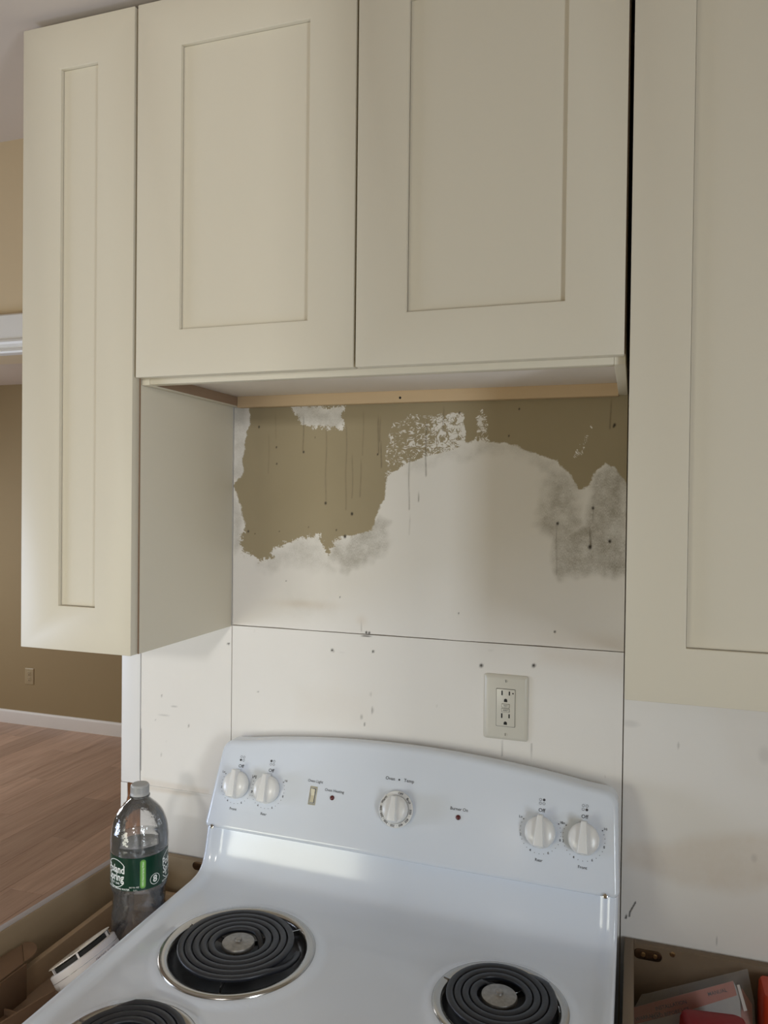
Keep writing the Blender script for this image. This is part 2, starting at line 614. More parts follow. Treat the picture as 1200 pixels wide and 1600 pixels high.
# planks
pl_w, pl_l = 0.182, 1.22
pm = None
y_rows = {}
ix = 0
x = XL
while x < -0.05:
    off = -((0.37 * ix) % 1.0) * pl_l
    y = -1.4 + off
    while y < YB:
        ya, yb = max(y, -1.4), min(y + pl_l, YB)
        if yb - ya > 0.05:
            bmq = bmesh.new()
            hw, hl = (pl_w - 0.0007) / 2, (yb - ya - 0.0007) / 2
            add_box(bmq, -hw, hw, -hl, hl, -0.006, 0.0)
            ob = finish(bmq, 'plank', OAK, floor, bevel=0.0005, seg=1)
            ob.location = (x + pl_w / 2, (ya + yb) / 2, 0)
        y += pl_l
    x += pl_w
    ix += 1

# far baseboard with rounded top
bm = bmesh.new()
prof = [(0, 0), (0, 0.094), (-0.006, 0.093), (-0.011, 0.086), (-0.014, 0.076), (-0.014, 0.0)]
a = [bm.verts.new((XL, YB + y, z)) for y, z in prof]
b = [bm.verts.new((XR, YB + y, z)) for y, z in prof]
for i in range(len(prof)):
    j = (i + 1) % len(prof)
    bm.faces.new((a[i], a[j], b[j], b[i]))
bm.faces.new(a)
bm.faces.new(b)
struct(finish(bm, 'baseboard_far', TRIM, smooth=50))

# header casing over the opening (moulded), and the vertical casing board
bm = bmesh.new()
prof = [(0.0122, 1.953), (-0.012, 1.953), (-0.014, 1.957), (-0.012, 1.962), (-0.008, 1.965), (-0.008, 1.969), (-0.015, 1.972),
        (-0.018, 1.977), (-0.016, 1.982), (-0.010, 1.986), (-0.010, 2.038), (-0.006, 2.042), (0.0122, 2.042)]
a = [bm.verts.new((KL, y, z)) for y, z in prof]
b = [bm.verts.new((-0.236, y, z)) for y, z in prof]
for i in range(len(prof)):
    j = (i + 1) % len(prof)
    bm.faces.new((a[i], a[j], b[j], b[i]))
bm.faces.new(a)
bm.faces.new(b)
struct(finish(bm, 'trim_1', TRIM, smooth=30))
struct(box('trim_2', -0.2655, -0.2185, -0.001, 0.0121, 1.0215, 1.952, TRIM, bevel=0.0015))
struct(box('trim_3', -0.2655, -0.2577, 0.0122, 0.112, 0.0, 1.952, TRIM, bevel=0.001))
# broken end of the wall under the casing: bare stud and a torn sliver of painted board
box('bare_stud', -0.2560, -0.2180, 0.0015, 0.0121, 0.02, 1.0200, STUD, wall_back, bevel=0.001)['label'] = 'splintered bare brown wood under the white casing'
bm = bmesh.new()
add_prism(bm, [(-0.2655, 0.02), (-0.2605, 0.02), (-0.2608, 0.93), (-0.2590, 0.975), (-0.2520, 0.980), (-0.2490, 0.992), (-0.2500, 1.0205), (-0.2655, 1.0205)], -0.0008, 0.0121)
finish(bm, 'torn_board_edge', TRIM, wall_back)['label'] = 'torn white board sliver'


# ---- patched wall boards with their paint marks as attributes on a fine mesh
def sdf(poly, X, Z):
    P = np.array(poly, float)
    d = np.full(X.shape, 1e9)
    ins = np.zeros(X.shape, bool)
    n = len(P)
    for i in range(n):
        a, b = P[i], P[(i + 1) % n]
        ex, ez = b - a
        wx, wz = X - a[0], Z - a[1]
        t = np.clip((wx * ex + wz * ez) / (ex * ex + ez * ez + 1e-12), 0, 1)
        d = np.minimum(d, (wx - ex * t) ** 2 + (wz - ez * t) ** 2)
        c = ((a[1] <= Z) & (b[1] > Z)) | ((b[1] <= Z) & (a[1] > Z))
        with np.errstate(divide='ignore', invalid='ignore'):
            xi = a[0] + (Z - a[1]) / (ez if abs(ez) > 1e-12 else 1e-12) * ex
        ins ^= c & (X < xi)
    d = np.sqrt(d)
    return np.where(ins, d, -d)


def sm(x):
    x = np.clip(x, 0, 1)
    return x * x * (3 - 2 * x)


def wall_panel(x0, x1, z0, z1, dx, dz, fn, label=None, jit=0.0):
    nx, nz = max(2, int(round((x1 - x0) / dx)) + 1), max(2, int(round((z1 - z0) / dz)) + 1)
    xs, zs = np.linspace(x0, x1, nx), np.linspace(z0, z1, nz)
    X, Z = np.meshgrid(xs, zs)
    Zg = Z.copy()
    if jit:
        edge = jit * (np.sin(xs * 23) * 0.5 + np.sin(xs * 61 + 1) * 0.3 + rng.normal(0, 0.12, nx))
        if jit > 0:
            Zg[0, :] += edge
    V = np.stack([X.ravel(), np.zeros(X.size), Zg.ravel()], 1)
    idx = np.arange(nx * nz).reshape(nz, nx)
    Fq = np.stack([idx[:-1, :-1].ravel(), idx[:-1, 1:].ravel(), idx[1:, 1:].ravel(), idx[1:, :-1].ravel()], 1)
    loop = np.concatenate([idx[0, :], idx[1:, -1], idx[-1, -2::-1], idx[-2:0:-1, 0]])
    bv = V[loop].copy()
    bv[:, 1] = 0.0118
    base = len(V)
    k = len(loop)
    nxt = (np.arange(k) + 1) % k
    Fs = np.stack([loop[nxt], loop, base + np.arange(k), base + nxt], 1)
    V = np.concatenate([V, bv])
    F = np.concatenate([Fq, Fs])
    me = bpy.data.meshes.new('wall_panel')
    me.from_pydata(V.tolist(), [], F.tolist())
    at = fn(X, Z) if fn else {'tan': np.full_like(X, -6.0)}
    for name, arr in at.items():
        A = me.attributes.new(name, 'FLOAT', 'POINT')
        full = np.zeros(len(V), np.float32)
        full[:base] = arr.ravel()
        full[base:] = arr.ravel()[loop]
        A.data.foreach_set('value', full)
    me.update()
    o = link(me, 'wall_panel', WALLBOARD, wall_back)
    if label:
        o['label'] = label
    return o


TAN1 = [(0.037, 1.86), (0.035, 1.779), (0.023, 1.743), (0.02, 1.688), (0.001, 1.655), (0.003, 1.648), (0.016, 1.622), (0.027, 1.574),
        (0.021, 1.56), (0.02, 1.525), (0.06, 1.509), (0.092, 1.512), (0.088, 1.525), (0.12, 1.548), (0.144, 1.554), (0.19, 1.564),
        (0.198, 1.539), (0.211, 1.522), (0.221, 1.547), (0.236, 1.561), (0.299, 1.573), (0.306, 1.598), (0.323, 1.639), (0.327, 1.667),
        (0.328, 1.698), (0.331, 1.728), (0.333, 1.759), (0.347, 1.783), (0.368, 1.788), (0.396, 1.79), (0.474, 1.788), (0.476, 1.737),
        (0.5, 1.741), (0.545, 1.74), (0.566, 1.734), (0.6, 1.722), (0.641, 1.705), (0.664, 1.681), (0.681, 1.656), (0.701, 1.661),
        (0.708, 1.684), (0.726, 1.698), (0.745, 1.688), (0.765, 1.661), (0.78, 1.66), (0.78, 1.86)]
ISL = [(0.127, 1.817), (0.24, 1.813), (0.239, 1.772), (0.218, 1.770), (0.172, 1.771), (0.145, 1.782)]
ISL2 = [(0.499, 1.797), (0.517, 1.796), (0.519, 1.744), (0.5, 1.742)]
ISL3 = [(0.693, 1.758), (0.699, 1.771), (0.711, 1.754), (0.696, 1.738), (0.687, 1.711), (0.671, 1.71), (0.674, 1.728)]
RET = [(0.325, 1.674), (0.329, 1.739), (0.347, 1.783), (0.371, 1.790), (0.474, 1.790), (0.477, 1.73), (0.428, 1.717), (0.372, 1.703)]
GREYS = [
    ([(0.628, 1.695), (0.674, 1.664), (0.678, 1.637), (0.682, 1.604), (0.669, 1.57), (0.636, 1.569), (0.619, 1.579), (0.616, 1.602), (0.625, 1.637)], 0.85, 0.02),
    ([(0.707, 1.684), (0.729, 1.698), (0.764, 1.671), (0.764, 1.513), (0.722, 1.504), (0.644, 1.504), (0.636, 1.569), (0.682, 1.59), (0.704, 1.638)], 1.0, 0.012),
    ([(0.221, 1.547), (0.299, 1.57), (0.309, 1.598), (0.331, 1.591), (0.328, 1.543), (0.292, 1.514), (0.251, 1.492), (0.213, 1.518)], 0.75, 0.012),
    ([(0.12, 1.54), (0.19, 1.556), (0.202, 1.528), (0.221, 1.497), (0.144, 1.502), (0.064, 1.495), (0.1, 1.525)], 0.45, 0.02),
    ([(-0.002, 1.83), (0.037, 1.83), (0.022, 1.688), (-0.002, 1.658)], 0.45, 0.01),
    ([(-0.002, 1.636), (0.016, 1.622), (0.023, 1.534), (-0.002, 1.526)], 0.55, 0.01),
    ([(0.127, 1.817), (0.24, 1.813), (0.239, 1.772), (0.172, 1.771), (0.145, 1.782)], 0.55, 0.01),
    ([(0.50, 1.742), (0.566, 1.734), (0.6, 1.722), (0.641, 1.705), (0.63, 1.68), (0.58, 1.715), (0.50, 1.722)], 0.45, 0.015),
    ([(0.37, 1.703), (0.43, 1.717), (0.50, 1.73), (0.50, 1.715), (0.43, 1.70), (0.37, 1.685)], 0.25, 0.01),
    ([(0.13, 1.438), (0.22, 1.432), (0.22, 1.41), (0.13, 1.405)], 0.15, 0.03),
]
DRIPS = [(0.094, 1.749, 1.81, .35), (0.079, 1.68, 1.767, .4), (0.154, 1.725, 1.802, .8), (0.203, 1.628, 1.786, .6), (0.245, 1.61, 1.785, .6),
         (0.258, 1.632, 1.726, .55), (0.279, 1.715, 1.809, .45), (0.275, 1.635, 1.715, .6), (0.310, 1.718, 1.798, .9), (0.3135, 1.74, 1.795, .7),
         (0.316, 1.691, 1.75, .9), (0.325, 1.667, 1.687, .5), (0.372, 1.612, 1.721, .7), (0.404, 1.675, 1.785, .9), (0.390, 1.628, 1.653, 1.),
         (0.374, 1.565, 1.612, .3), (0.437, 1.759, 1.812, .7), (0.733, 1.757, 1.817, .9), (0.702, 1.55, 1.597, 1.), (0.7035, 1.552, 1.59, .9),
         (0.706, 1.597, 1.638, .5), (0.645, 1.501, 1.60, .45), (0.2805, 1.377, 1.405, .5), (0.036, 1.377, 1.372, .5)]
DOTS = [(0.057, 1.776, 1), (0.096, 1.735, .8), (0.097, 1.702, .8), (0.155, 1.725, 1), (0.179, 1.753, .5), (0.203, 1.625, 1.2), (0.258, 1.605, 1.3),
        (0.309, 1.719, .8), (0.244, 1.561, 1.4), (0.167, 1.577, .5), (0.226, 1.573, .7), (0.035, 1.566, 1.), (0.104, 1.568, .5), (0.467, 1.794, .8),
        (0.558, 1.75, .8), (0.576, 1.798, .8), (0.646, 1.594, 1.2), (0.706, 1.622, 1.1), (0.702, 1.554, 1.6), (0.735, 1.565, 1.3), (0.74, 1.766, 1.2),
        (0.644, 1.402, .9), (0.47, 1.425, .6), (0.12, 1.47, .5), (0.235, 1.443, .6), (0.05, 1.562, .5), (0.7385, 1.763, .8), (0.29, 1.378, 1.1), (0.296, 1.3775, 1.1)]


def wobble(X, Z, amp, f0, seed):
    r_ = np.random.default_rng(seed)
    o_ = np.zeros_like(X)
    for k_ in range(14):
        f_ = f0 * (1.0 + 0.45 * k_)
        a_ = r_.uniform(0, 2 * math.pi)
        o_ += np.sin((X * math.cos(a_) + Z * math.sin(a_)) * f_ + r_.uniform(0, 6.28)) / (1 + 0.45 * k_)
    return amp * o_ / 2.2


def upper_marks(X0, Z0_):
    X = X0 + wobble(X0, Z0_, 0.0028, 90, 1)
    Z = Z0_ + wobble(X0, Z0_, 0.0028, 90, 2)
    Xg = X0 + wobble(X0, Z0_, 0.008, 60, 3)
    Zg = Z0_ + wobble(X0, Z0_, 0.008, 60, 4)
    f = np.clip(sdf(TAN1, X, Z) / 0.01, -6, 6)
    rough = 0.10 + 0 * X
    i1 = sdf(ISL, X, Z) / 0.01
    f = np.minimum(f, -i1 + 0.1)
    rough = np.maximum(rough, 0.75 * sm(1 - np.abs(i1 - 0.2) / 1.4))
    q = sdf(RET, X, Z) / 0.01
    wgt = sm((q + 0.7) / 1.2)
    lace = np.clip(wgt, 0, 1)
    bias = np.where(X < 0.49, np.clip(0.62 - 9 * np.abs(X - 0.357), -0.62, 0.62), np.where(X < 0.6, 0.1, -0.35))
    for I in (ISL2, ISL3):
        lace = np.maximum(lace, sm((sdf(I, X, Z) / 0.01 + 0.6) / 0.8) * (1.0 if I is ISL2 else 0.8))
    # crumbly lower edge of the left patch
    low = sm((1.58 - Z) / 0.02) * sm((0.36 - X) / 0.05)
    rough = np.maximum(rough, 0.55 * low)
    grey = np.zeros_like(X)
    for poly, s, soft in GREYS:
        grey = np.maximum(grey, s * sm(sdf(poly, Xg, Zg) / (soft * 1.8) + 0.5))
    X, Z = X0, Z0_
    drip = np.zeros_like(X)
    for xc, za, zb, s in DRIPS:
        wob = xc + 0.0008 * np.sin(Z * 60 + xc * 300)
        prof = np.exp(-((X - wob) / 0.0011) ** 2)
        drip = np.maximum(drip, s * prof * sm((Z - za) / 0.004) * sm((zb - Z) / 0.02))
    dot = np.zeros_like(X)
    for xc, zc, s in DOTS:
        dot = np.maximum(dot, np.clip(1.6 - np.hypot(X - xc, (Z - zc) * 0.8) / (0.0017 * s), 0, 1))
    yel = 0.45 * np.exp(-((X - 0.16) / 0.06) ** 2 - ((Z - 1.425) / 0.008) ** 2) + 0.3 * np.exp(-((X - 0.28) / 0.01) ** 2 - ((Z - 1.40) / 0.01) ** 2) \
        + 0.35 * sm((Z - 1.36) / 0.03) * sm((1.42 - Z) / 0.04) * sm((X - 0.45) / 0.3)
    return {'tan': f, 'rough': rough, 'lace': lace, 'bias': bias, 'grey': grey, 'drip': drip, 'dot': dot, 'yellow': yel}


def blob_marks(dots, yel=None, streaks=()):
    def fn(X, Z):
        dot = np.zeros_like(X)
        for xc, zc, sx, sz, s in dots:
            dot = np.maximum(dot, s * np.clip(1.6 - np.hypot((X - xc) / sx, (Z - zc) / sz), 0, 1))
        for xa, za, xb, zb, wd, s in streaks:
            L2 = (xb - xa) ** 2 + (zb - za) ** 2
            t = np.clip(((X - xa) * (xb - xa) + (Z - za) * (zb - za)) / L2, 0, 1)
            d = np.hypot(X - xa - t * (xb - xa), Z - za - t * (zb - za))
            dot = np.maximum(dot, s * np.clip(1.5 - d / wd, 0, 1))
        y = np.zeros_like(X)
        for poly, s, soft in (yel or []):
            y = np.maximum(y, s * sm(sdf(poly, X, Z) / soft + 0.5))
        return {'tan': np.full_like(X, -6.0), 'dot': dot, 'yellow': y, 'rough': 0 * X, 'grey': 0 * X, 'drip': 0 * X}
    return fn


GAP = 0.0009
ZS = 1.3745
wall_panel(0.0 + GAP, 0.762 - GAP, ZS + GAP, 1.86, 0.0015, 0.002, upper_marks, 'upper wall board with old tan paint and white skim patches', jit=0.0006)
low = [(0.2199, 1.3389, .0022, .0022, 1), (0.2225, 1.3372, .0015, .0012, .8), (0.3042, 1.3425, .0018, .0022, 1), (0.5133, 1.3319, .0028, .003, 1), (0.6079, 1.3393, .0028, .003, 1),
       (0.3042, 1.2295, .0015, .006, .5), (0.282, 1.2145, .0022, .004, .35), (0.2885, 1.201, .0016, .003, .7), (0.06, 1.243, .0013, .0013, .6), (0.24, 1.335, .01, .0008, .25),
       (0.29, 1.371, .008, .001, .9), (0.052, 1.366, .0008, .006, .3), (0.30, 1.26, .0012, .004, .3), (0.53, 1.36, .006, .001, .2), (0.43, 1.25, .001, .002, .3)]
wall_panel(0.0 + GAP, 0.762 - GAP, 0.0, ZS - GAP, 0.0025, 0.0025,
           blob_marks(low, [([(0.15, 1.26), (0.3, 1.26), (0.3, 1.20), (0.15, 1.20)], .12, .05), ([(0.62, 1.37), (0.77, 1.37), (0.77, 1.33), (0.62, 1.35)], .3, .04)],
                      [(0.553, 1.20, 0.5535, 1.17, .0005, .35), (0.606, 1.20, 0.607, 1.16, .0005, .35), (0.607, 1.335, .607, 1.30, .0005, .2)]),
           'lower wall board, scuffed white with screw holes')
wall_panel(-0.2165, 0.0 - GAP, 1.0215, 1.86, 0.003, 0.003,
           blob_marks([(-0.008, 1.3355, .002, .002, 1), (-0.165, 1.215, .0015, .002, .5), (-0.16, 1.175, .012, .001, .3), (-0.18, 1.163, .001, .001, .4), (-0.155, 1.12, .001, .004, .3),
                       (-0.11, 1.23, .0006, .004, .5), (-0.10, 1.158, .0006, .003, .5), (-0.135, 1.195, .006, .001, .3), (-0.2, 1.10, .001, .02, .12), (-0.165, 1.09, .0015, .003, .3)],
                      [([(-0.21, 1.035), (-0.05, 1.032), (-0.05, 1.02), (-0.21, 1.02)], .35, .01)],
                      [(-0.2155, 1.14, -0.2155, 1.05, .0012, .9), (-0.2155, 1.34, -0.2155, 1.15, .0007, .35)]),
           'white wall board left of the seam with scraped marks')
wall_panel(-0.2165, 0.0 - GAP, 0.0, 1.0211, 0.004, 0.004, blob_marks([(-0.1, 1.018, .04, .0015, .15)], [([(-0.21, 1.02), (-0.08, 1.02), (-0.1, 1.01), (-0.2, 1.012)], .5, .01)]), 'white wall board below the left tear line')
YS = [(0.7661, 1.0468), (0.8436, 1.0531), (0.8736, 1.0706), (0.9899, 1.0964), (1.1, 1.10), (1.1, 1.0), (0.9913, 1.0072), (0.9438, 0.9884), (0.8548, 0.9894), (0.8034, 1.0028), (0.7667, 1.0079)]
wall_panel(0.762 + GAP, 1.2200, 0.80, 1.86, 0.0018, 0.0022,
           blob_marks([(0.7735, 1.252, .012, .005, .12), (0.8512, 1.2228, .0014, .005, .3), (0.9831, 1.2218, .008, .012, .12), (0.916, .9025, .001, .006, .4), (0.97, 1.05, .004, .006, .15)],
                      [(YS, .42, .03), ([(0.9, 1.30), (1.1, 1.30), (1.1, 1.16), (.95, 1.18)], .12, .05)],
                      [(0.7865, .9446, .7775, .926, .0011, 1), (.7775, .926, .7770, .919, .0013, 1), (.7720, .9195, .7710, .914, .0013, 1)]),
           'grey white wall board right of the range with a yellowed band')


wall_panel(0.762 + GAP, 1.2200, 0.0, 0.7992, 0.05, 0.05, None)
wall_panel(1.2204, XR, 0.0, CEIL_Z, 0.05, 0.05, None)


# ------------------------------------------------------------------ upper cabinets
YC, YD, YDB = -0.305, -0.3246, -0.3054     # carcass front, door front, door back


def shaker_door(parent, x0, x1, z0, z1, hx0, hx1, hz0, hz1):
    d = finish(frame_bm((x0, x1, z0, z1), (hx0, hx1, hz0, hz1), YD, YDB), 'door', CREAM, parent, bevel=0.0012, seg=2)
    box('door_panel', hx0 + 0.0008, hx1 - 0.0002, YD + 0.0075, YDB - 0.002, hz0 + 0.0006, hz1 - 0.0006, CREAM, d, bevel=0)
    box('panel_backing', hx0 - 0.004, hx1 + 0.004, YDB - 0.0018, YDB + 0.0001, hz0 - 0.004, hz1 + 0.004, PLY_DARK, d, bevel=0)
    return d


ZT = 2.4246
uc = thing('upper_cabinet', 'narrow cream wall cabinet left of the double door cabinet', 'cabinet', (-0.1136, -0.15, 1.372))
box('carcass', -0.2265, -0.0006, YC, -0.0015, 1.3722, 2.4205, CREAM, uc)
shaker_door(uc, -0.2271, -0.0030, 1.372, ZT, -0.1486, -0.0745, 1.4472, 2.3475)

box('gap_shade_strip', -0.0125, -0.0008, YC - 0.0008, YC - 0.00005, 1.3724, 2.4200, PLY_DARK, uc, bevel=0)['label'] = 'dark strip standing in for shade in the gap between doors'  # dark strip added to deepen the shade in the door gap
cc = thing('upper_cabinet', 'wide cream wall cabinet with two doors, mounted high over the range', 'cabinet', (0.381, -0.15, 1.816))
for xa, xb in ((0.0004, 0.0160), (0.7460, 0.7606)):
    box('side_panel', xa, xb, YC, -0.0025, 1.8162, 2.4205, CREAM, cc)
box('side_lining', 0.0161, 0.0172, YC + 0.02, -0.0190, 1.8172, 1.8350, PLY_DARK, cc, bevel=0)['label'] = 'bare brown wood inner face of the cabinet side'
box('bottom_panel', 0.0161, 0.7459, YC + 0.0185, -0.0190, 1.8352, 1.8460, CREAM_UNDER, cc)
box('bottom_rail', 0.0161, 0.7459, YC, YC + 0.018, 1.8168, 1.8600, CREAM, cc)
box('hanging_rail', 0.0175, 0.7459, -0.0185, -0.0025, 1.8140, 1.9000, PLY, cc, bevel=0.0008)['label'] = 'bare plywood hanging rail'
box('top_panel', 0.0161, 0.7459, YC, -0.0025, 2.4050, 2.4205, CREAM, cc)
bm = bmesh.new()
add_lathe(bm, [(0, 0.0003), (0.0022, 0.0002), (0.0026, -0.0004)], 12, Matrix.Translation((0.358, -0.0186, 1.8225)) @ Matrix.Rotation(R(90), 4, 'X'))
finish(bm, 'screw', DARK, cc)
shaker_door(cc, 0.0030, 0.3792, 1.826, ZT, 0.0842, 0.3054, 1.8992, 2.3475)
shaker_door(cc, 0.3828, 0.7590, 1.826, ZT, 0.4596, 0.6820, 1.9015, 2.3475)

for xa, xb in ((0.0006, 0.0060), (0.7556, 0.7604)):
    box('gap_shade_strip', xa, xb, YC - 0.0008, YC - 0.00005, 1.830, 2.4200, PLY_DARK, cc, bevel=0)['label'] = 'dark strip standing in for shade in the gap between doors'  # gap shade laid in as a dark strip at both seams
rc = thing('upper_cabinet', 'tall cream wall cabinet right of the range, cut by the right picture edge', 'cabinet', (0.99, -0.15, 1.372))
box('carcass', 0.7660, 1.2225, YC, -0.0015, 1.3722, 2.4205, CREAM, rc)
shaker_door(rc, 0.7660, 1.2230, 1.372, ZT, 0.8405, 1.1480, 1.4445, 2.3475)


# ------------------------------------------------------------------ electric range
TH = 0.0118
PV = Vector((0.381, 0, 0.92))
XF = Matrix.Translation(PV) @ Matrix.Rotation(TH, 4, 'Y') @ Matrix.Translation(-PV)
base = Vector((0.381, -0.36, 0.0))
rg = bpy.data.objects.new('electric_range', None)
COL.objects.link(rg)
rg.location = XF @ base
rg.rotation_euler = (0, TH, 0)
rg.empty_display_size = 0.05
PINV[rg.name] = {'pinv': Matrix.Translation(-base)}
tag(rg, 'white freestanding electric coil range with rear control panel under the wall outlet', 'stove')

RX0, RX1, RYF = 0.0035, 0.7585, -0.665
BURN = [(0.192, -0.3125, 0.122, 0.0990, 5), (0.6035, -0.299, 0.0970, 0.0835, 4), (0.163, -0.560, 0.0970, 0.0835, 4), (0.578, -0.545, 0.122, 0.0990, 5)]


def cooktop():
    # profile of the top from the riser to the front edge: (y, z, inward normal lift)
    pts = [(-0.0880, 1.0085), (-0.0925, 0.990), (-0.0975, 0.968), (-0.1020, 0.950), (-0.1065, 0.9395), (-0.1110, 0.9310), (-0.1170, 0.9245), (-0.1250, 0.9200), (-0.1350, 0.9170), (-0.150, 0.9150)]
    y = -0.158
    while y > -0.640:
        pts.append((y, 0.9145))
        y -= 0.006
    pts += [(-0.645, 0.9150), (-0.651, 0.9165), (-0.657, 0.9165), (-0.662, 0.9135), (-0.665, 0.907), (-0.665, 0.885)]
    xs = list(np.concatenate([[RX0, RX0 + .0001, RX0 + .0008, RX0 + .0025, RX0 + .005, RX0 + .009, RX0 + .013, RX0 + .018, RX0 + .024, RX0 + .030], np.linspace(RX0 + .036, RX1 - .036, 112),
                              [RX1 - .030, RX1 - .024, RX1 - .018, RX1 - .013, RX1 - .009, RX1 - .005, RX1 - .0025, RX1 - .0008, RX1 - .0001, RX1]]))
    P = np.array(pts)
    T = np.gradient(P, axis=0)
    T /= np.linalg.norm(T, axis=1)[:, None]
    N = np.stack([-T[:, 1], T[:, 0]], 1)
    N[N[:, 1] + -N[:, 0] < 0] *= -1          # up / towards the viewer
    bm = bmesh.new()
    grid = []
    for i, (y, z) in enumerate(pts):
        row = []
        for x in xs:
            e = min(x - RX0, RX1 - x)
            h = 0.0070 * float(sm((0.030 - e) / 0.020)) if e < 0.030 else 0.0
            if e < 0.006:                      # roll over the side edge
                h -= 0.0062 * (1 - math.sqrt(max(0.0, 1 - (1 - e / 0.006) ** 2)))
            if i > len(pts) - 7:
                h *= max(0.0, (len(pts) - 1 - i) / 6.0)
            hz = 0.0
            for bx, by, br, _, _ in BURN:
                d = math.hypot(x - bx, y - by)
                hz = max(hz, 0.0042 * float(sm((br + 0.016 - d) / 0.012)))
            px = x
            side = e < 0.00005
            py = y + N[i, 0] * h
            pz = z + N[i, 1] * h + (hz if y < -0.15 else 0)
            if side:                           # drop the outer skirt
                if z > 0.93:
                    py += 0.03
                else:
                    pz -= 0.022
            row.append(bm.verts.new((px, py, pz)))
        grid.append(row)
    for i in range(len(pts) - 1):
        for j in range(len(xs) - 1):
            q = (grid[i][j], grid[i][j + 1], grid[i + 1][j + 1], grid[i + 1][j])
            cx = sum(v.co.x for v in q) / 4
            cy = sum(v.co.y for v in q) / 4
            if any(math.hypot(cx - b[0], cy - b[1]) < b[2] - 0.0085 for b in BURN) and i > 9:
                continue
            bm.faces.new(q)
    return finish(bm, 'cooktop', ENAMEL, rg, smooth=50)


ck = cooktop()
ck['label'] = 'glossy white enamel cooktop curving up to the control panel'
# body below
box('body', RX0 + .016, RX1 - .012, -0.640, -0.060, 0.02, 0.880, ENAMEL, rg, bevel=0.003)
box('riser_back', RX0 + .004, RX1 - .004, -0.090, -0.055, 0.86, 1.00, ENAMEL, rg, bevel=0.002)
od = box('oven_door', RX0 + .003, RX1 - .003, -0.672, -0.642, 0.27, 0.860, ENAMEL, rg, bevel=0.006)
bm = bmesh.new()
add_lathe(bm, [(0.0, -0.3), (0.011, -0.3), (0.011, 0.3), (0.0, 0.3)], 16, Matrix.Translation((0.381, -0.705, 0.82)) @ Matrix.Rotation(R(90), 4, 'Y'))
for xx in (0.12, 0.64):
    add_box(bm, xx - 0.012, xx + 0.012, -0.705, -0.670, 0.812, 0.828)
finish(bm, 'oven_handle', PLASTIC_W, od, smooth=40)
box('storage_drawer', RX0 + .003, RX1 - .003, -0.668, -0.642, 0.06, 0.262, ENAMEL, rg, bevel=0.006)
for xx in (0.05, 0.71):
    for yy in (-0.60, -0.10):
        lathe('foot', [(0, 0.0), (0.016, 0.0), (0.014, 0.022), (0, 0.022)], DARK, rg, 16, Matrix.Translation((xx, yy, 0.0)))


# backguard: an arched, tilted control panel with rounded rim
SL = 0.40


def face_y(z):
    return -0.108 + SL * (z - 1.003)


def backguard():
    out = []
    x0, x1, zb = 0.0020, 0.7600, 1.0005
    rb, rtp = 0.010, 0.022

    def ztop(x):
        return 1.1785 - 0.238 * (x - 0.381) ** 2
    for k in range(7):
        a = R(180 + 90 * k / 6)
        out.append((x0 + rb + rb * math.cos(a), zb + rb + rb * math.sin(a)))
    for k in range(1, 12):
        out.append((x0 + rb + (x1 - x0 - 2 * rb) * k / 12, zb))
    for k in range(7):
        a = R(270 + 90 * k / 6)
        out.append((x1 - rb + rb * math.cos(a), zb + rb + rb * math.sin(a)))
    xin = 0.006
    zc = ztop(x1 - xin - rtp) - rtp + 0.002
    for k in range(8):
        a = R(0 + 84 * k / 7)
        out.append((x1 - xin - rtp + rtp * math.cos(a), zc + rtp * math.sin(a)))
    for k in range(1, 24):
        t = k / 24
        xx = (x1 - xin - rtp) + (x0 + xin + rtp - (x1 - xin - rtp)) * t
        out.append((xx, ztop(xx)))
    for k in range(8):
        a = R(96 + 84 * k / 7)
        out.append((x0 + xin + rtp + rtp * math.cos(a), zc + rtp * math.sin(a)))
    P = np.array(out)
    # vertex normals of the outline
    nx = np.roll(P, -1, 0) - np.roll(P, 1, 0)
    nrm = np.stack([nx[:, 1], -nx[:, 0]], 1)
    nrm /= np.linalg.norm(nrm, axis=1)[:, None]
    layers = []
    rr = 0.009
    for k in range(6):
        a = R(90 * k / 5)
        inset = rr * (1 - math.sin(a))
        layers.append((inset, rr * (1 - math.cos(a))))
    bm = bmesh.new()
    rings = []
    for ins, dep in layers:
        Q = P - nrm * ins
        rings.append([bm.verts.new((x, face_y(z) + dep, z)) for x, z in Q])
    # body behind: straight back
    back = -0.014
    rings.append([bm.verts.new((x, max(face_y(z) + 0.034, min(back, -0.030)) if z < 1.05 else max(face_y(z) + 0.02, back), z - 0.001)) for x, z in P])
    rings.append([bm.verts.new((x, back, z - 0.002)) for x, z in P])
    n = len(P)
    for A, B in zip(rings, rings[1:]):
        for i in range(n):
            j = (i + 1) % n
            bm.faces.new((A[i], A[j], B[j], B[i]))
    bm.faces.new(rings[0])
    bm.faces.new(list(reversed(rings[-1])))
    return finish(bm, 'control_panel', ENAMEL, rg, smooth=38)


bg = backguard()
tv = Vector((0, SL, 1)).normalized()
nv = Vector((1, 0, 0)).cross(tv)


def face_mx(x, z, lift=0.0):
    o = Vector((x, face_y(z), z)) + nv * lift
    m = Matrix.Identity(4)
    for i in range(3):
        m[i][0], m[i][1], m[i][2], m[i][3] = (1, 0, 0)[i], tv[i], nv[i], o[i]
    return m


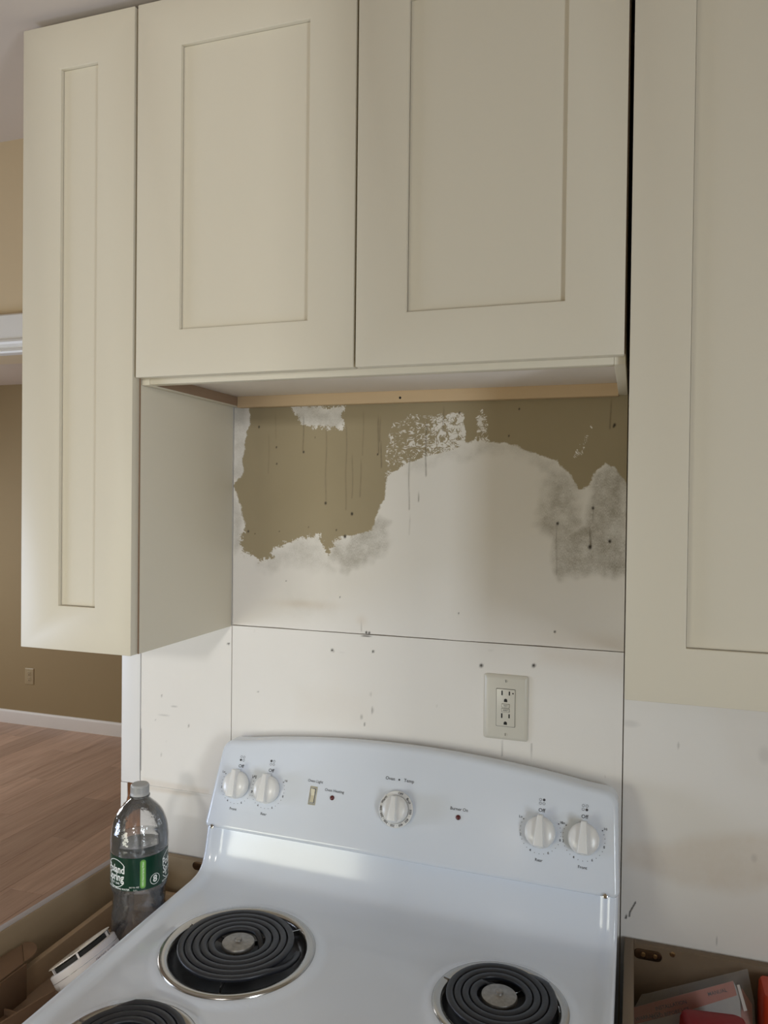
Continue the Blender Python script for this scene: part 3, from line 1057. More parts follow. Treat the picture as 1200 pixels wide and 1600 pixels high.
def knob_bm(big=False):
    bm = bmesh.new()
    r = 0.0255
    if big:
        add_lathe(bm, [(0.0, 0.0012), (0.030, 0.0012), (0.0312, 0.0030), (0.0312, 0.0075), (0.0300, 0.0090), (0.0240, 0.0092)], 56)
        r, z0 = 0.0235, 0.009
    else:
        z0 = 0.003
    add_lathe(bm, [(0, z0), (r * 0.93, z0), (r, z0 + 0.0015), (r * 0.985, z0 + 0.008), (r * 0.93, z0 + 0.0125), (r * 0.80, z0 + 0.0150), (r * 0.4, z0 + 0.0175), (0, z0 + 0.018)], 56)
    # tapered grip bar
    k = r / 0.0255

    def ring(wt, wb, yt, yb, z):
        return [bm.verts.new((sx * ww * k, yy * k, z)) for sx, ww, yy in ((-1, wb, yb), (1, wb, yb), (1, wt, yt), (-1, wt, yt))]
    if big:
        A = ring(0.0052, 0.0098, 0.0245, -0.0235, z0 + 0.006)
        B = ring(0.0044, 0.0082, 0.0235, -0.0210, z0 + 0.0255)
    else:
        A = ring(0.0052, 0.0098, 0.0285, -0.0245, z0 + 0.006)
        B = ring(0.0042, 0.0082, 0.0270, -0.0215, z0 + 0.0255)
    g = [bm.faces.new(list(reversed(A))), bm.faces.new(B)]
    for i in range(4):
        j = (i + 1) % 4
        g.append(bm.faces.new((A[i], A[j], B[j], B[i])))
    ed = {e for f in g for e in f.edges}
    bmesh.ops.bevel(bm, geom=list(ed), offset=0.0016, segments=3, affect='EDGES', profile=0.5)
    return bm


bmk = knob_bm()
bmesh.ops.recalc_face_normals(bmk, faces=bmk.faces)
kme = bpy.data.meshes.new('control_knob')
bmk.to_mesh(kme)
bmk.free()
kme.shade_smooth()
kme.set_sharp_from_angle(angle=R(38))

ZK = 1.0785
KX = [(0.0570, 'Front', 2), (0.1215, 'Rear', 0), (0.6305, 'Rear', 1), (0.7013, 'Front', 3)]


def flat_part(bm, name, m, parent=None):
    o = finish(bm, name, m, parent if parent is not None else rg)
    o['kind'] = 'stuff'
    return o


for x, word, which in KX:
    o = link(kme, 'control_knob', PLASTIC_W, rg)
    o.matrix_basis = face_mx(x, ZK, 0.0)
    # dial print around it
    bm = bmesh.new()
    L = 0.0004
    merge(bm, text_bm('Off', 0.0085, 0.01), face_mx(x, ZK + 0.0318, L))
    merge(bm, text_bm(word, 0.0066, 0.008), face_mx(x, ZK - 0.0405, L))
    for s, ang in (('Lo', 150), ('Hi', 30), ('2', 194), ('4', 244), ('6', 296), ('8', 346)):
        rad = 0.0395 if s in ('Lo', 'Hi') else 0.0338
        merge(bm, text_bm(s, 0.0058, 0.006), face_mx(x, ZK, L) @ Matrix.Translation((rad * math.cos(R(ang)), rad * math.sin(R(ang)), 0)))
    dots = bmesh.new()
    for a in (150, 30):
        add_disc(dots, 0.0338 * math.cos(R(a)), 0.0338 * math.sin(R(a)), 0.0010)
    for a in (161, 172, 183, 207, 219.5, 232, 257, 270, 283, 308.5, 321, 333.5, 357, 8, 19):
        add_disc(dots, 0.0338 * math.cos(R(a)), 0.0338 * math.sin(R(a)), 0.0006, 8)
    for q, (dx, dy) in enumerate(((-1, 1), (1, 1), (-1, -1), (1, -1))):
        add_disc(dots, 0.003 * dx, 0.0485 + 0.003 * dy, 0.0022, 16, 0, 0 if q == which else 0.0017)
    merge(bm, dots, face_mx(x, ZK, L))
    flat_part(bm, 'dial_print', INK)

XO = 0.3775
bmo = knob_bm(True)
ko = finish(bmo, 'oven_knob', PLASTIC_W, rg, smooth=38)
ko.matrix_basis = face_mx(XO, 1.079, 0.0)
ko['label'] = 'oven temperature knob with a numbered ring'
bm = bmesh.new()


def around(s, ang, rad, size, lift):
    return (text_bm(s, size, 0.02), Matrix.Translation((0, 0, lift)) @ Matrix.Rotation(R(ang - 90), 4, 'Z') @ Matrix.Translation((0, rad, 0)))


for s, a in (('OFF', 78), ('Broil', 38), ('500', 358), ('450', 325), ('400', 297), ('350', 265), ('300', 236), ('250', 208), ('200', 183), ('Warm', 150)):
    merge(bm, *around(s, a, 0.0272, 0.0056, 0.0094))
dd = bmesh.new()
for a in (342, 311, 281, 250, 222, 195):
    add_disc(dd, 0.0272 * math.cos(R(a)), 0.0272 * math.sin(R(a)), 0.0005, 8, 0.0094)
merge(bm, dd)
o = finish(bm, 'dial_print', INK, ko)
o['kind'] = 'stuff'
bm = bmesh.new()
t1 = text_bm('Oven', 0.0082, 0.006)
merge(bm, t1, face_mx(XO - 0.0195, 1.079 + 0.0465, 0.0004))
t1 = text_bm('Temp', 0.0082, 0.006)
merge(bm, t1, face_mx(XO + 0.0160, 1.079 + 0.0465, 0.0004))
dd = bmesh.new()
add_disc(dd, -0.0025, 0.0, 0.0017, 14)
merge(bm, dd, face_mx(XO, 1.079 + 0.0465, 0.0004))
merge(bm, text_bm('Oven Light', 0.0068, 0.006), face_mx(0.2146, 1.1035, 0.0004))
merge(bm, text_bm('Oven Heating', 0.0068, 0.006), face_mx(0.2545, 1.0925, 0.0004))
merge(bm, text_bm('Burner On', 0.0072, 0.006), face_mx(0.4892, 1.0935, 0.0004))
flat_part(bm, 'panel_lettering', INK)
# rocker switch
SX, SZ = 0.2135, 1.0800
sw = bmesh.new()
merge(sw, frame_bm((-0.0080, 0.0080, -0.0170, 0.0170), (-0.0045, 0.0045, -0.0125, 0.0125), -0.0020, 0.0), face_mx(SX, SZ, 0.0) @ Matrix.Rotation(R(90), 4, 'X'))
so = finish(sw, 'light_switch_frame', IVORY, rg, bevel=0.0006)
so['label'] = 'ivory rocker switch frame'
bm = bmesh.new()
pts = [(-0.0118, -0.0006), (-0.0118, 0.0022), (0.0, 0.0008), (0.0118, 0.0034), (0.0118, -0.0006)]
for sx in (-0.0036, 0.0036):
    pass
add_prism(bm, pts, -0.0036, 0.0036)
m = face_mx(SX, SZ, 0.0002) @ Matrix(((0, 1, 0, 0), (1, 0, 0, 0), (0, 0, 1, 0), (0, 0, 0, 1)))
bm.transform(m)
finish(bm, 'rocker', IVORY, so)
bm = bmesh.new()
add_box(bm, -0.0045, 0.0045, -0.0125, 0.0125, 0.0001, 0.0004)
bm.transform(face_mx(SX, SZ, 0))
finish(bm, 'switch_gap', DARK, so)
for lx in (0.2520, 0.4889):
    lathe('indicator_light', [(0, 0.0030), (0.0022, 0.0028), (0.0038, 0.0018), (0.0044, 0.0004), (0.0044, 0.0)], RED_LENS, rg, 20, face_mx(lx, 1.0812, 0.0))['label'] = 'dark red indicator lens'
for lx in (0.0215, 0.7385):
    lathe('panel_screw', [(0, 0.0012), (0.0020, 0.0018), (0.0036, 0.0012), (0.0042, 0.0)], CHROME, rg, 16, face_mx(lx, 1.0045, 0.0022))


# burners
def coil_bm(r1, turns, r0=0.036):
    bm = bmesh.new()
    n = int(46 * turns)
    prev = None
    sec = [(-0.0052, 0.0002), (-0.0050, 0.0026), (-0.0036, 0.0040), (0.0036, 0.0040), (0.0050, 0.0026), (0.0052, 0.0002), (0.0034, -0.0030), (-0.0034, -0.0030)]
    tot = 2 * math.pi * turns
    for k in range(n + 1):
        a = tot * k / n
        r = r0 + (r1 - 0.0046 - r0) * (k / n)
        dz = 0.0
        if k < 6:
            dz = -0.0022 * (6 - k)
        if k > n - 7:
            dz = -0.0025 * (k - (n - 7))
        ring = [bm.verts.new(((r + u) * math.cos(a), (r + u) * math.sin(a), v + dz)) for u, v in sec]
        if prev:
            for i in range(8):
                j = (i + 1) % 8
                bm.faces.new((prev[i], prev[j], ring[j], ring[i]))
        else:
            bm.faces.new(list(reversed(ring)))
        prev = ring
    bm.faces.new(prev)
    return bm


for bi, (bx, by, br, cr, tn) in enumerate(BURN):
    T = Matrix.Translation((bx, by, 0.9187))
    ring = [(br, -0.0012), (br, 0.0012), (br - 0.0015, 0.0030), (br - 0.0050, 0.0038), (br - 0.0120, 0.0030), (br - 0.0150, 0.0004), (br - 0.0158, -0.004)]
    dp = lathe('drip_pan', [(br - 0.0156, -0.003), (br - 0.0172, -0.010), (br - 0.024, -0.020), (br - 0.040, -0.027), (br * 0.35, -0.031), (0.012, -0.032), (0.0, -0.032)], PANBOWL, rg, 72, T)
    dp['label'] = 'dark mottled drip bowl under the coil'
    lathe('trim_ring', ring, PANRING, dp, 96, T)['label'] = 'chrome trim ring'
    c = finish(coil_bm(cr, tn, 0.0355 if cr > .085 else 0.0335), 'coil_element', COIL, rg, smooth=50, xf=Matrix.Translation((bx - .002, by + .004, 0.9270)) @ Matrix.Rotation(R(20 + 75 * bi), 4, 'Z'))
    c['label'] = 'black coil element'
    lathe('centre_cap', [(0.0, 0.0072), (0.0045, 0.0070), (0.0058, 0.0058), (0.0060, 0.0030), (0.0085, 0.0020), (0.0200, 0.0016), (0.0250, 0.0004), (0.0262, -0.0024), (0.0255, -0.006), (0, -0.006)],
          CAPMET, c, 40, Matrix.Translation((bx - .002, by + .004, 0.9285)))['label'] = 'worn grey metal centre cap'
    bm = bmesh.new()
    hub = bmesh.new()
    for k in range(3):
        mxs = Matrix.Translation((bx - .002, by + .004, 0.9205)) @ Matrix.Rotation(R(45 + 120 * k), 4, 'Z')
        add_box(bm, 0.010, cr + 0.006, -0.0010, 0.0010, -0.0055, 0.0030, mxs)
    finish(bm, 'coil_support', PANMET, c)['kind'] = 'stuff'

# ------------------------------------------------------------------ wall outlets
def wall_outlet(name, label, cx, y, cz, m_plate, m_face, gfci, group=None):
    t = thing(name, label, 'outlet', (cx, y, cz), group)
    rot = Matrix.Translation((cx, y, cz))

    def P(pts, d0, d1, nm, m, par, bev=0.0):
        bm_ = bmesh.new()
        add_prism(bm_, pts, -d1, -d0, rot)
        return finish(bm_, nm, m, par, bevel=bev)
    # plate with sloping rim
    bm_ = bmesh.new()
    w_, h_ = 0.0395, 0.0587
    rings = []
    for ins, d in ((0, 0.0), (0.0, 0.0020), (0.0015, 0.0036), (0.0055, 0.0054), (0.0065, 0.0056)):
        rings.append([bm_.verts.new(rot @ Vector((u, -d, v))) for u, v in rounded_rect(-w_ + ins, w_ - ins, -h_ + ins, h_ - ins, 0.004)])
    k = len(rings[0])
    for A, B in zip(rings, rings[1:]):
        for i in range(k):
            bm_.faces.new((A[i], A[(i + 1) % k], B[(i + 1) % k], B[i]))
    bm_.faces.new(rings[-1])
    bm_.faces.new(list(reversed(rings[0])))
    pl = finish(bm_, 'wall_plate', m_plate, t, smooth=35)
    for zz in (-0.0483, 0.0483):
        s_ = lathe('plate_screw', [(0, 0.0013), (0.0022, 0.0011), (0.0030, 0.0)], m_face, pl, 16, rot @ Matrix.Translation((0, -0.0056, zz)) @ Matrix.Rotation(R(90), 4, 'X'))
        P([(-0.0004, zz - 0.0022), (0.0004, zz - 0.0022), (0.0004, zz + 0.0022), (-0.0004, zz + 0.0022)], 0.0064, 0.0071, 'screw_slot', DARK, pl)
    if gfci:
        P(rounded_rect(-0.0172, 0.0172, -0.0342, 0.0342, 0.0012, 3), 0.0050, 0.0058, 'receptacle_gap', DARK, t)
        f_ = P(rounded_rect(-0.0166, 0.0166, -0.0335, 0.0335, 0.0012, 3), 0.0052, 0.0068, 'receptacle', m_face, t, 0.0004)
        zcs = (0.0205, -0.0205)
    else:
        f_ = None
        zcs = (0.0195, -0.0195)
    for q, zc in enumerate(zcs):
        if not gfci:
            f_ = P(rounded_rect(-0.0170, 0.0170, zc - 0.0145, zc + 0.0145, 0.0075), 0.0050, 0.0068, 'receptacle', m_face, t, 0.0004)
        for sx, hh in ((-0.0066, 0.0042), (0.0066, 0.0036)):
            P([(sx - 0.0012, zc + 0.003 - hh + .003), (sx + 0.0012, zc + 0.003 - hh + .003), (sx + 0.0012, zc + 0.003 + hh + .003), (sx - 0.0012, zc + 0.003 + hh + .003)], 0.0064, 0.00695, 'blade_slot', DARK, f_)
        pts = [(0.0028 * math.cos(R(a)), zc - 0.0075 + 0.0028 * math.sin(R(a))) for a in range(180, 361, 20)] + [(0.0028, zc - 0.0050), (-0.0028, zc - 0.0050)]
        pts = [(0.0030 * math.cos(R(a)), zc - 0.0070 + 0.0030 * math.sin(R(a))) for a in range(0, 181, 20)] + [(-0.0030, zc - 0.0100), (0.0030, zc - 0.0100)]
        P(pts, 0.0064, 0.00695, 'ground_hole', DARK, f_)
    if gfci:
        for zz, s in ((0.0040, 'TEST'), (-0.0042, 'RESET')):
            P([(-0.0072, zz - 0.0034), (0.0072, zz - 0.0034), (0.0072, zz + 0.0034), (-0.0072, zz + 0.0034)], 0.0064, 0.0070, 'button_gap', DARK if zz < 0 else PANMET, f_)
            bt = P([(-0.0066, zz - 0.0028), (0.0066, zz - 0.0028), (0.0066, zz + 0.0028), (-0.0066, zz + 0.0028)], 0.0064, 0.0080, 'button', m_face, f_, 0.0003)
        bm_ = bmesh.new()
        for zz, s in ((0.0040, 'TEST'), (-0.0042, 'RESET')):
            merge(bm_, text_bm(s, 0.0036, 0.01), rot @ Matrix.Translation((0, -0.0081, zz)) @ Matrix.Rotation(R(90), 4, 'X'))
        o_ = finish(bm_, 'button_lettering', INK, f_)
        o_['kind'] = 'stuff'
        lathe('pilot_lamp', [(0, 0.0006), (0.0012, 0.0004), (0.0014, 0)], DARK, f_, 10, rot @ Matrix.Translation((0.0130, -0.0068, 0.0268)) @ Matrix.Rotation(R(90), 4, 'X'))
    return t


wall_outlet('wall_outlet', 'cream duplex safety outlet with two buttons on the wall above the range', 0.5597, -0.0002, 1.2605, OUTLET, OUTLET, True)
wall_outlet('wall_outlet', 'small almond outlet low on the far room wall', -3.324, YB - 0.0002, 0.349, OUTLET_FAR, OUTLET_FAR, False)

# ------------------------------------------------------------------ left base cabinet (no worktop), its drawer and contents
CT = 0.884
lb = thing('base_cabinet', 'narrow open topped base cabinet left of the range with a bottle in its drawer', 'cabinet', (-0.12, -0.3, 0.0))
lm = Matrix.Translation((-0.2400, -0.004, 0)) @ Matrix.Rotation(R(-3.6), 4, 'Z')
lsp = box('side_panel', -0.0005, 0.0165, -0.600, 0.0, 0.0, CT - 0.0008, PLY_PALE, lb, mx=lm)
box('edge_band', -0.0008, 0.0130, -0.600, 0.0, CT - 0.0008, CT + 0.0004, EDGE, lsp, bevel=0.0003, mx=lm)['label'] = 'grey laminate top edge'
box('side_panel', -0.0180, -0.0030, -0.600, -0.004, 0.0, CT - 0.002, PLY_DARK, lb)
box('back_panel', -0.2215, -0.0185, -0.018, -0.004, 0.0, CT + 0.004, PLY_PALE, lb)
box('bottom_panel', -0.225, -0.0185, -0.590, -0.0185, 0.10, 0.115, PLY_DARK, lb)
# drawer
DZ0, DZ1 = 0.778, 0.829
dw = box('drawer', -0.2030, -0.0230, -0.560, -0.042, DZ0, DZ0 + 0.006, PLY_DARK, lb, bevel=0)
box('drawer_side', -0.2035, -0.1920, -0.560, -0.042, DZ0, DZ1, DRAWER_WOOD, dw)
box('drawer_side', -0.0345, -0.0230, -0.560, -0.042, DZ0, DZ1, DRAWER_WOOD, dw)
box('drawer_back', -0.1918, -0.0347, -0.054, -0.042, DZ0, DZ1, DRAWER_WOOD, dw)
box('drawer_front', -0.1918, -0.0347, -0.560, -0.548, DZ0, DZ1, DRAWER_WOOD, dw)


def bracket(parent, x0, x1, zc, y):
    bm_ = bmesh.new()
    add_prism(bm_, rounded_rect(x0, x1, zc - 0.0085, zc + 0.0085, 0.0083, 6), y - 0.0022, y)
    b_ = finish(bm_, 'corner_bracket', BRACKET, parent, bevel=0.0006)
    b_['label'] = 'dark oval metal bracket'
    for q in (0.011, 0.030):
        lathe('screw', [(0, 0.0016), (0.0030, 0.0014), (0.0040, 0.0)], BRASS, b_, 14, Matrix.Translation((x1 - q, y - 0.0022, zc)) @ Matrix.Rotation(R(90), 4, 'X'))
    return b_


bracket(lb, -0.0755, -0.0205, 0.8790, -0.0181)

# bottle
BX, BY, BZ = -0.0625, -0.2150, DZ0 + 0.0066
bt = thing('water_bottle', 'clear plastic water bottle with green label and grey cap standing beside the range', 'bottle', (BX, BY, BZ))
TB = Matrix.Translation((BX, BY, 0))
H0 = BZ
bp = [(0.0, H0 + 0.004), (0.030, H0 + 0.002), (0.041, H0 + 0.0005), (0.0465, H0 + 0.006), (0.0492, H0 + 0.016), (0.0492, H0 + 0.030), (0.0476, H0 + 0.034), (0.0492, H0 + 0.038),
      (0.0490, H0 + 0.060), (0.0475, H0 + 0.066), (0.0488, H0 + 0.072), (0.0484, 0.873), (0.0474, 0.879), (0.0480, 0.885), (0.0472, 0.892), (0.0456, 0.903), (0.0452, 0.909), (0.0460, 0.914), (0.0450, 0.919),
      (0.0455, 0.925), (0.0476, 0.934), (0.0494, 0.940), (0.0500, 0.9435), (0.0492, 0.9465), (0.0494, 0.948),
      (0.0494, 1.0040), (0.0500, 1.0065), (0.0508, 1.0105), (0.0499, 1.0145), (0.0506, 1.0185), (0.0503, 1.0260), (0.0492, 1.0370), (0.0474, 1.0470), (0.0445, 1.0560), (0.0400, 1.0660),
      (0.0345, 1.0740), (0.0275, 1.0815), (0.0205, 1.0880), (0.0152, 1.0930), (0.0142, 1.0955), (0.0178, 1.0960), (0.0178, 1.0980), (0.0134, 1.0985), (0.0134, 1.1120)]
body = lathe('bottle_body', bp, PET, bt, 72, TB, smooth=60)
WL = 1.0205
wp = [(0.0, H0 + 0.006)] + [(r - 0.0012, z + (0.002 if k < 2 else 0)) for k, (r, z) in enumerate(bp[1:]) if z < WL - 0.003] + [(0.0488, WL - 0.001), (0.0490, WL), (0.0470, WL - 0.0006), (0.0, WL - 0.0006)]
lathe('water', wp, WATER, bt, 72, TB, smooth=50)['label'] = 'water filling the bottle to above the label'
bm = bmesh.new()
cz = 1.0990
add_lathe(bm, [(0.0, cz + 0.0185), (0.0140, cz + 0.0185), (0.0154, cz + 0.0172), (0.0158, cz + 0.014), (0.0160, cz + 0.0035), (0.0164, cz + 0.003), (0.0164, cz - 0.0005), (0.0140, cz - 0.0005)], 60, TB)
for k in range(60):
    pass
cap = finish(bm, 'cap', GREY_CAP, bt, smooth=40)
bm = bmesh.new()
for k in range(48):
    mxs = TB @ Matrix.Rotation(2 * math.pi * k / 48, 4, 'Z')
    add_box(bm, 0.0156, 0.01635, -0.0004, 0.0004, cz + 0.0045, cz + 0.0150, mxs)
finish(bm, 'cap_ribs', GREY_CAP, cap)['kind'] = 'stuff'
RL = 0.04985
LZ0, LZ1 = 0.9475, 1.0045
lab = lathe('label', [(RL, LZ0), (RL, LZ1), (RL - 0.0002, LZ1), (RL - 0.0002, LZ0), (RL, LZ0)], LABEL_GREEN, bt, 96, TB, smooth=30)
lab['label'] = 'dark green wrap label with white logo and lime pill'
FRONT = math.atan2(CAM_LOC.y - BY, CAM_LOC.x - BX)
LZC = (LZ0 + LZ1) / 2


def wrap(theta, zc, lift):
    def fn(co):
        a = FRONT + theta + co.x / RL
        r = RL + lift
        return Vector((BX + r * math.cos(a), BY + r * math.sin(a), zc + co.y))
    return fn


def subdivided(bm_, maxlen=0.004):
    for _ in range(3):
        long = [e for e in bm_.edges if e.calc_length() > maxlen]
        if not long:
            break
        bmesh.ops.subdivide_edges(bm_, edges=long, cuts=1)
    bmesh.ops.triangulate(bm_, faces=bm_.faces)
    return bm_


white = bmesh.new()
lime = bmesh.new()
darkg = bmesh.new()
for th in (R(-52), R(74), R(194)):
    d_ = bmesh.new()
    add_disc(d_, 0, 0, 0.0245, 64, 0, 0.0233)
    bmesh.ops.delete(d_, geom=[f for f in d_.faces if abs(f.calc_center_median().y + 0.001) < 0.0150 and abs(f.calc_center_median().x) > 0.0], context='FACES')
    merge(white, d_, fn=wrap(th, LZC, 0.0004))
    merge(white, subdivided(text_bm('Poland', 0.0185, 0.022)), Matrix.Translation((0, 0.0070, 0)) @ Matrix.Scale(0.80, 4, (1, 0, 0)) @ Matrix.Scale(1.02, 4, (0, 1, 0)), wrap(th, LZC, 0.0004))
    merge(white, subdivided(text_bm('Spring', 0.0185, 0.022)), Matrix.Translation((0, -0.0065, 0)) @ Matrix.Scale(0.80, 4, (1, 0, 0)) @ Matrix.Scale(1.02, 4, (0, 1, 0)), wrap(th, LZC, 0.0004))
    merge(white, subdivided(text_bm('EST 1845', 0.0052, 0.01)), Matrix.Translation((0, -0.0172, 0)), wrap(th, LZC, 0.0004))
    merge(white, subdivided(text_bm('NATURAL SPRING WATER', 0.0042, 0.02)), Matrix.Translation((0.004, -0.0258, 0)), wrap(th, LZC, 0.0004))
pill = bmesh.new()
pp = rounded_rect(-0.0048, 0.0048, -0.0250, 0.0250, 0.0047, 6)
pi = rounded_rect(-0.0040, 0.0040, -0.0242, 0.0242, 0.0039, 6)
va = [pill.verts.new((u, v, 0)) for u, v in pp]
vb = [pill.verts.new((u, v, 0)) for u, v in pi]
for i in range(len(pp)):
    j = (i + 1) % len(pp)
    pill.faces.new((va[i], va[j], vb[j], vb[i]))
merge(lime, pill, fn=wrap(R(7), LZC, 0.0005))
pill = bmesh.new()
pi = rounded_rect(-0.0034, 0.0034, -0.0236, 0.0236, 0.0033, 6)
pill.faces.new([pill.verts.new((u, v, 0)) for u, v in pi])
merge(lime, subdivided(pill), fn=wrap(R(7), LZC, 0.0004))
merge(white, subdivided(text_bm('100% Natural Spring Water', 0.0038, 0.01)), Matrix.Rotation(R(90), 4, 'Z'), wrap(R(7), LZC, 0.0006))
d_ = bmesh.new()
add_disc(d_, 0, 0, 0.0095, 40, 0, 0.0086)
merge(white, d_, fn=wrap(R(32), LZC - 0.014, 0.0004))
merge(white, subdivided(text_bm('8', 0.0165, 0.03)), fn=wrap(R(32), LZC - 0.014, 0.0004))
merge(white, subdivided(text_bm('50.7 FL OZ', 0.0036, 0.01)), Matrix.Translation((0, 0.002, 0)), wrap(R(-10), LZC - 0.024, 0.0004))
merge(white, subdivided(text_bm('1.5 L', 0.0036, 0.01)), Matrix.Translation((0.002, -0.003, 0)), wrap(R(-10), LZC - 0.024, 0.0004))
finish(white, 'label_lettering', LABEL_WHITE, lab)['kind'] = 'stuff'
finish(lime, 'label_pill', LABEL_LIME, lab)['kind'] = 'stuff'

# smoke detector lying on its edge in the drawer
DT = R(52)
dmx = Matrix.Translation((-0.0790, -0.327, 0.848)) @ Matrix.Rotation(R(-37), 4, 'Y')
sd = thing('smoke_detector', 'round white smoke detector tilted on edge in the drawer below the bottle', 'detector', (-0.079, -0.327, 0.79))
rb_ = 0.0560
hs = lathe('housing', [(0, -0.016), (0.036, -0.0155), (0.047, -0.012), (0.0535, -0.006), (rb_, 0.002), (rb_, 0.0205), (rb_ - 0.002, 0.0222), (rb_ - 0.006, 0.0225), (rb_ - 0.007, 0.016), (0.0, 0.016)], DETECT, sd, 72, dmx)
lathe('housing_seam', [(rb_ - 0.0005, 0.0098), (rb_ + 0.00025, 0.0100), (rb_ + 0.00025, 0.0106), (rb_ - 0.0005, 0.0108)], PANMET, hs, 72, dmx)
lathe('dark_base', [(0, 0.0165), (rb_ - 0.0075, 0.0165), (rb_ - 0.0075, 0.0295), (0.0, 0.0295)], DARK, hs, 64, dmx)['label'] = 'black recess behind the mounting plate'
lathe('mounting_plate', [(0.020, 0.0296), (rb_ - 0.005, 0.0312), (rb_ - 0.003, 0.0322), (rb_ - 0.005, 0.0332), (0.020, 0.0320), (0.020, 0.0296)], mat('cream_plate', (0.62, 0.55, 0.45), 0.4), sd, 64, dmx)['label'] = 'cream mounting plate rim'
for a in (20, 65, 118, 170, 250, 310):
    bm = bmesh.new()
    add_box(bm, rb_ - 0.009, rb_ - 0.0045, -0.0015, 0.0015, 0.0215, 0.0318, dmx @ Matrix.Rotation(R(a), 4, 'Z'))
    finish(bm, 'plate_clip', DETECT, sd)
bm = bmesh.new()


def ring_text(s, size, ang, zc):
    tb = subdivided(text_bm(s, size, 0.01))

    def fn(co):
        a = R(ang) + co.x / rb_
        return dmx @ Vector(((rb_ + 0.0004) * math.cos(a), (rb_ + 0.0004) * math.sin(a), zc + co.y))
    return tb, None, fn


merge(bm, *ring_text('SMOKE ALARM', 0.0062, -8, 0.0040))
merge(bm, *ring_text('DO NOT PAINT', 0.0050, -8, -0.0020))
d_ = bmesh.new()
add_disc(d_, 0, 0, 0.0042, 24, 0, 0.0034)


def fr(co):
    a = R(52) + co.x / rb_
    return dmx @ Vector(((rb_ + 0.0004) * math.cos(a), (rb_ + 0.0004) * math.sin(a), 0.0160 + co.y))


merge(bm, d_, None, fr)
finish(bm, 'housing_lettering', mat('grey_lettering', (0.25, 0.20, 0.21), 0.6), hs)['kind'] = 'stuff'

# cardboard carton in the drawer, one flap folded out over the drawer side
CB = DZ0 + 0.0065
cb = thing('cardboard_carton', 'brown cardboard carton with a folded out flap at the front of the left drawer', 'box', (-0.13, -0.46, CB))
tk = 0.0032
box('carton_bottom', -0.186, -0.120, -0.540, -0.400, CB, CB + tk, CARTON, cb, bevel=0)
box('carton_wall', -0.1895, -0.1895 + tk, -0.545, -0.350, CB, 0.8440, CARTON, cb, bevel=0.0006)
box('carton_wall', -0.1860, -0.1000, -0.400, -0.400 + tk, CB + tk, 0.7980, CARTON, cb, bevel=0.0006)
box('carton_wall', -0.1860, -0.1240, -0.545, -0.545 + tk, CB + tk, 0.8400, CARTON, cb, bevel=0.0006)
box('carton_wall', 0.0, tk, -0.156, 0.0, CB, 0.8480, CARTON, cb, bevel=0.0006, mx=Matrix.Translation((-0.0905, -0.3940, 0)) @ Matrix.Rotation(R(-13), 4, 'Z'))
bm = bmesh.new()
add_prism(bm, [(-0.232, -0.3125), (-0.1900, -0.3535), (-0.1885, -0.545), (-0.2380, -0.545), (-0.2380, -0.350)], 0.8442, 0.8472, axis='z')
finish(bm, 'carton_flap', CARTON, cb, bevel=0.0005)
bm = bmesh.new()
tm = Matrix.Translation((-0.211, -0.331, 0.8462)) @ Matrix.Rotation(R(6), 4, Vector((1, -1, 0))) @ Matrix.Translation((0.211, 0.331, 0))
add_prism(bm, [(-0.2315, -0.3115), (-0.226, -0.3070), (-0.215, -0.3055), (-0.203, -0.3105), (-0.1935, -0.3185), (-0.1870, -0.3290), (-0.1860, -0.3400), (-0.1900, -0.3520)], 0.0, 0.003, tm, axis='z')
finish(bm, 'carton_tab', CARTON, cb, bevel=0.0005)

# ------------------------------------------------------------------ right base cabinet and contents
rb = thing('base_cabinet', 'open topped base cabinet right of the range with red things inside', 'cabinet', (0.98, -0.3, 0.0))
box('side_panel', 0.7692, 0.7850, -0.600, -0.004, 0.0, CT, PLY_SHADED, rb)
box('side_panel', 1.2000, 1.2158, -0.600, -0.004, 0.0, CT, PLY_SHADED, rb)
box('back_panel', 0.7852, 1.1998, -0.0195, -0.004, 0.0, CT, PLY_SHADED, rb)
box('shelf', 0.7852, 1.1998, -0.590, -0.0197, 0.715, 0.730, PLY_DARK, rb)
box('front_rail', 0.7852, 1.1998, -0.600, -0.584, 0.80, CT, PLY_SHADED, rb)
bracket(rb, 0.7853, 0.8300, 0.8690, -0.0196)
lathe('screw', [(0, 0.0018), (0.0030, 0.0016), (0.0045, 0.0)], BRASS, rb, 16, Matrix.Translation((0.8462, -0.0196, 0.8770)) @ Matrix.Rotation(R(90), 4, 'X'))

K, Y0, Z0 = 0.5, -0.030, 0.880
pt = Vector((0, K, 1)).normalized()
pn = Vector((1, 0, 0)).cross(pt)


def leaf_mx(lift):
    m_ = Matrix.Identity(4)
    o_ = Vector((0, Y0 - K * Z0, 0)) + pn * lift
    for i in range(3):
        m_[i][0], m_[i][1], m_[i][2], m_[i][3] = (1, 0, 0)[i], pt[i], pn[i], o_[i]
    return m_


SZ_ = 1 / pt.z       # world z to distance along the leaf


def leaf(name, pts, lift, th, m_, parent, bev=0.0):
    bm_ = bmesh.new()
    add_prism(bm_, [(x_, z_ * SZ_) for x_, z_ in pts], lift, lift + th, leaf_mx(0), axis='z')
    return finish(bm_, name, m_, parent, bevel=bev)


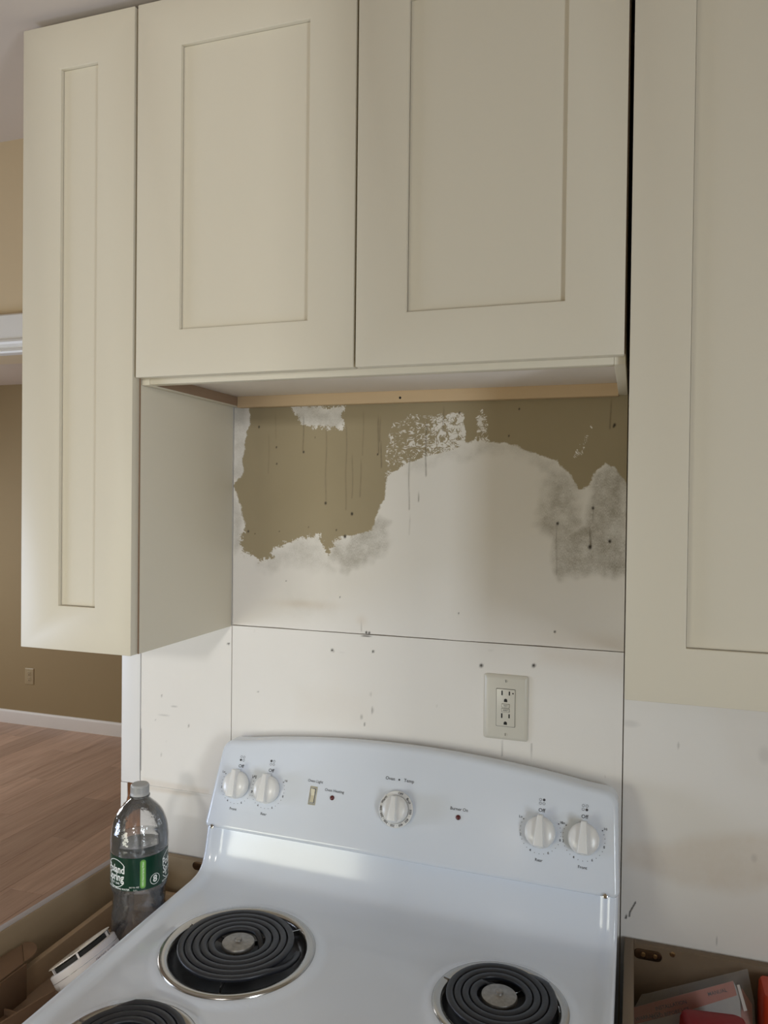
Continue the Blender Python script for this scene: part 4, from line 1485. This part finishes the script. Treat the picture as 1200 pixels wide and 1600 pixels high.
bag = thing('document_bag', 'clear plastic bag of printed papers leaning inside the right base cabinet', 'bag', (0.88, -0.15, 0.73))
sh = leaf('paper_sheet', [(0.787, 0.7345), (0.950, 0.7345), (0.946, 0.849), (0.937, 0.863), (0.786, 0.805)], 0.0, 0.0012, PAPER, bag)
leaf('coral_header', [(0.787, 0.784), (0.862, 0.812), (0.942, 0.846), (0.937, 0.863), (0.786, 0.805)], 0.0013, 0.0002, CORAL, sh)['label'] = 'coral header band'
leaf('paper_sheet', [(0.944, 0.780), (0.963, 0.780), (0.964, 0.838), (0.950, 0.856)], -0.003, 0.0012, CORAL, bag)['label'] = 'pale coral folded sheet'
bm = bmesh.new()
for s, x_, z_ in (('INSTALLATION', 0.843, 0.817), ('MANUAL', 0.913, 0.845), ('READ BEFORE USE', 0.842, 0.807), ('WARRANTY', 0.808, 0.797)):
    merge(bm, text_bm(s, 0.0075, 0.01), leaf_mx(0.0018) @ Matrix.Translation((x_, z_ * SZ_, 0)) @ Matrix.Rotation(R(22), 4, 'Z'))
finish(bm, 'sheet_lettering', INK, sh)['kind'] = 'stuff'
leaf('bag_film', [(0.786, 0.7345), (0.966, 0.7345), (0.967, 0.840), (0.959, 0.882), (0.880, 0.853), (0.806, 0.826), (0.798, 0.824), (0.786, 0.803)], 0.0026, 0.0004, BAGFILM, bag)
leaf('bag_seam', [(0.942, 0.859), (0.946, 0.860), (0.956, 0.830), (0.951, 0.828)], 0.0034, 0.0005, PAPER, bag)

# red plastic case: a rounded tapered tub with a grip
rm = Matrix.Translation((0.900, -0.1740, 0.7305)) @ Matrix.Rotation(R(8), 4, 'Z') @ Matrix.Rotation(R(0), 4, 'X')
rd = thing('red_tool_case', 'dark red rounded plastic case in front of the document bag', 'case', (0.900, -0.174, 0.7305))
bm = bmesh.new()
rings = []
for s, z in ((1.08, 0.0), (1.08, 0.04), (1.04, 0.110), (1.0, 0.132), (0.95, 0.1385), (0.86, 0.141)):
    rings.append([bm.verts.new(rm @ Vector((u * s, v * s, z))) for u, v in rounded_rect(-0.046, 0.046, -0.034, 0.034, 0.012, 5)])
k = len(rings[0])
for A, B in zip(rings, rings[1:]):
    for i in range(k):
        bm.faces.new((A[i], A[(i + 1) % k], B[(i + 1) % k], B[i]))
bm.faces.new(rings[-1])
bm.faces.new(list(reversed(rings[0])))
finish(bm, 'case_shell', RED, rd, smooth=45)
box('case_latch', 0.020, 0.038, -0.044, -0.030, 0.098, 0.122, RED, rd, bevel=0.003, mx=rm)
bm = bmesh.new()
og = Matrix.Translation((1.0480, -0.062, 0.7305)) @ Matrix.Rotation(R(0), 4, 'Z')
rings = []
for s, z in ((1.0, 0.0), (1.0, 0.12), (0.985, 0.143), (0.95, 0.1475), (0.86, 0.149)):
    rings.append([bm.verts.new(og @ Vector((u * s, v * s, z))) for u, v in rounded_rect(-0.075, 0.075, -0.030, 0.030, 0.008, 4)])
k = len(rings[0])
for A, B in zip(rings, rings[1:]):
    for i in range(k):
        bm.faces.new((A[i], A[(i + 1) % k], B[(i + 1) % k], B[i]))
bm.faces.new(rings[-1])
bm.faces.new(list(reversed(rings[0])))
tag(finish(bm, 'orange_box', ORANGE, smooth=45), 'bright orange plastic box behind the document bag at the right edge', 'box')
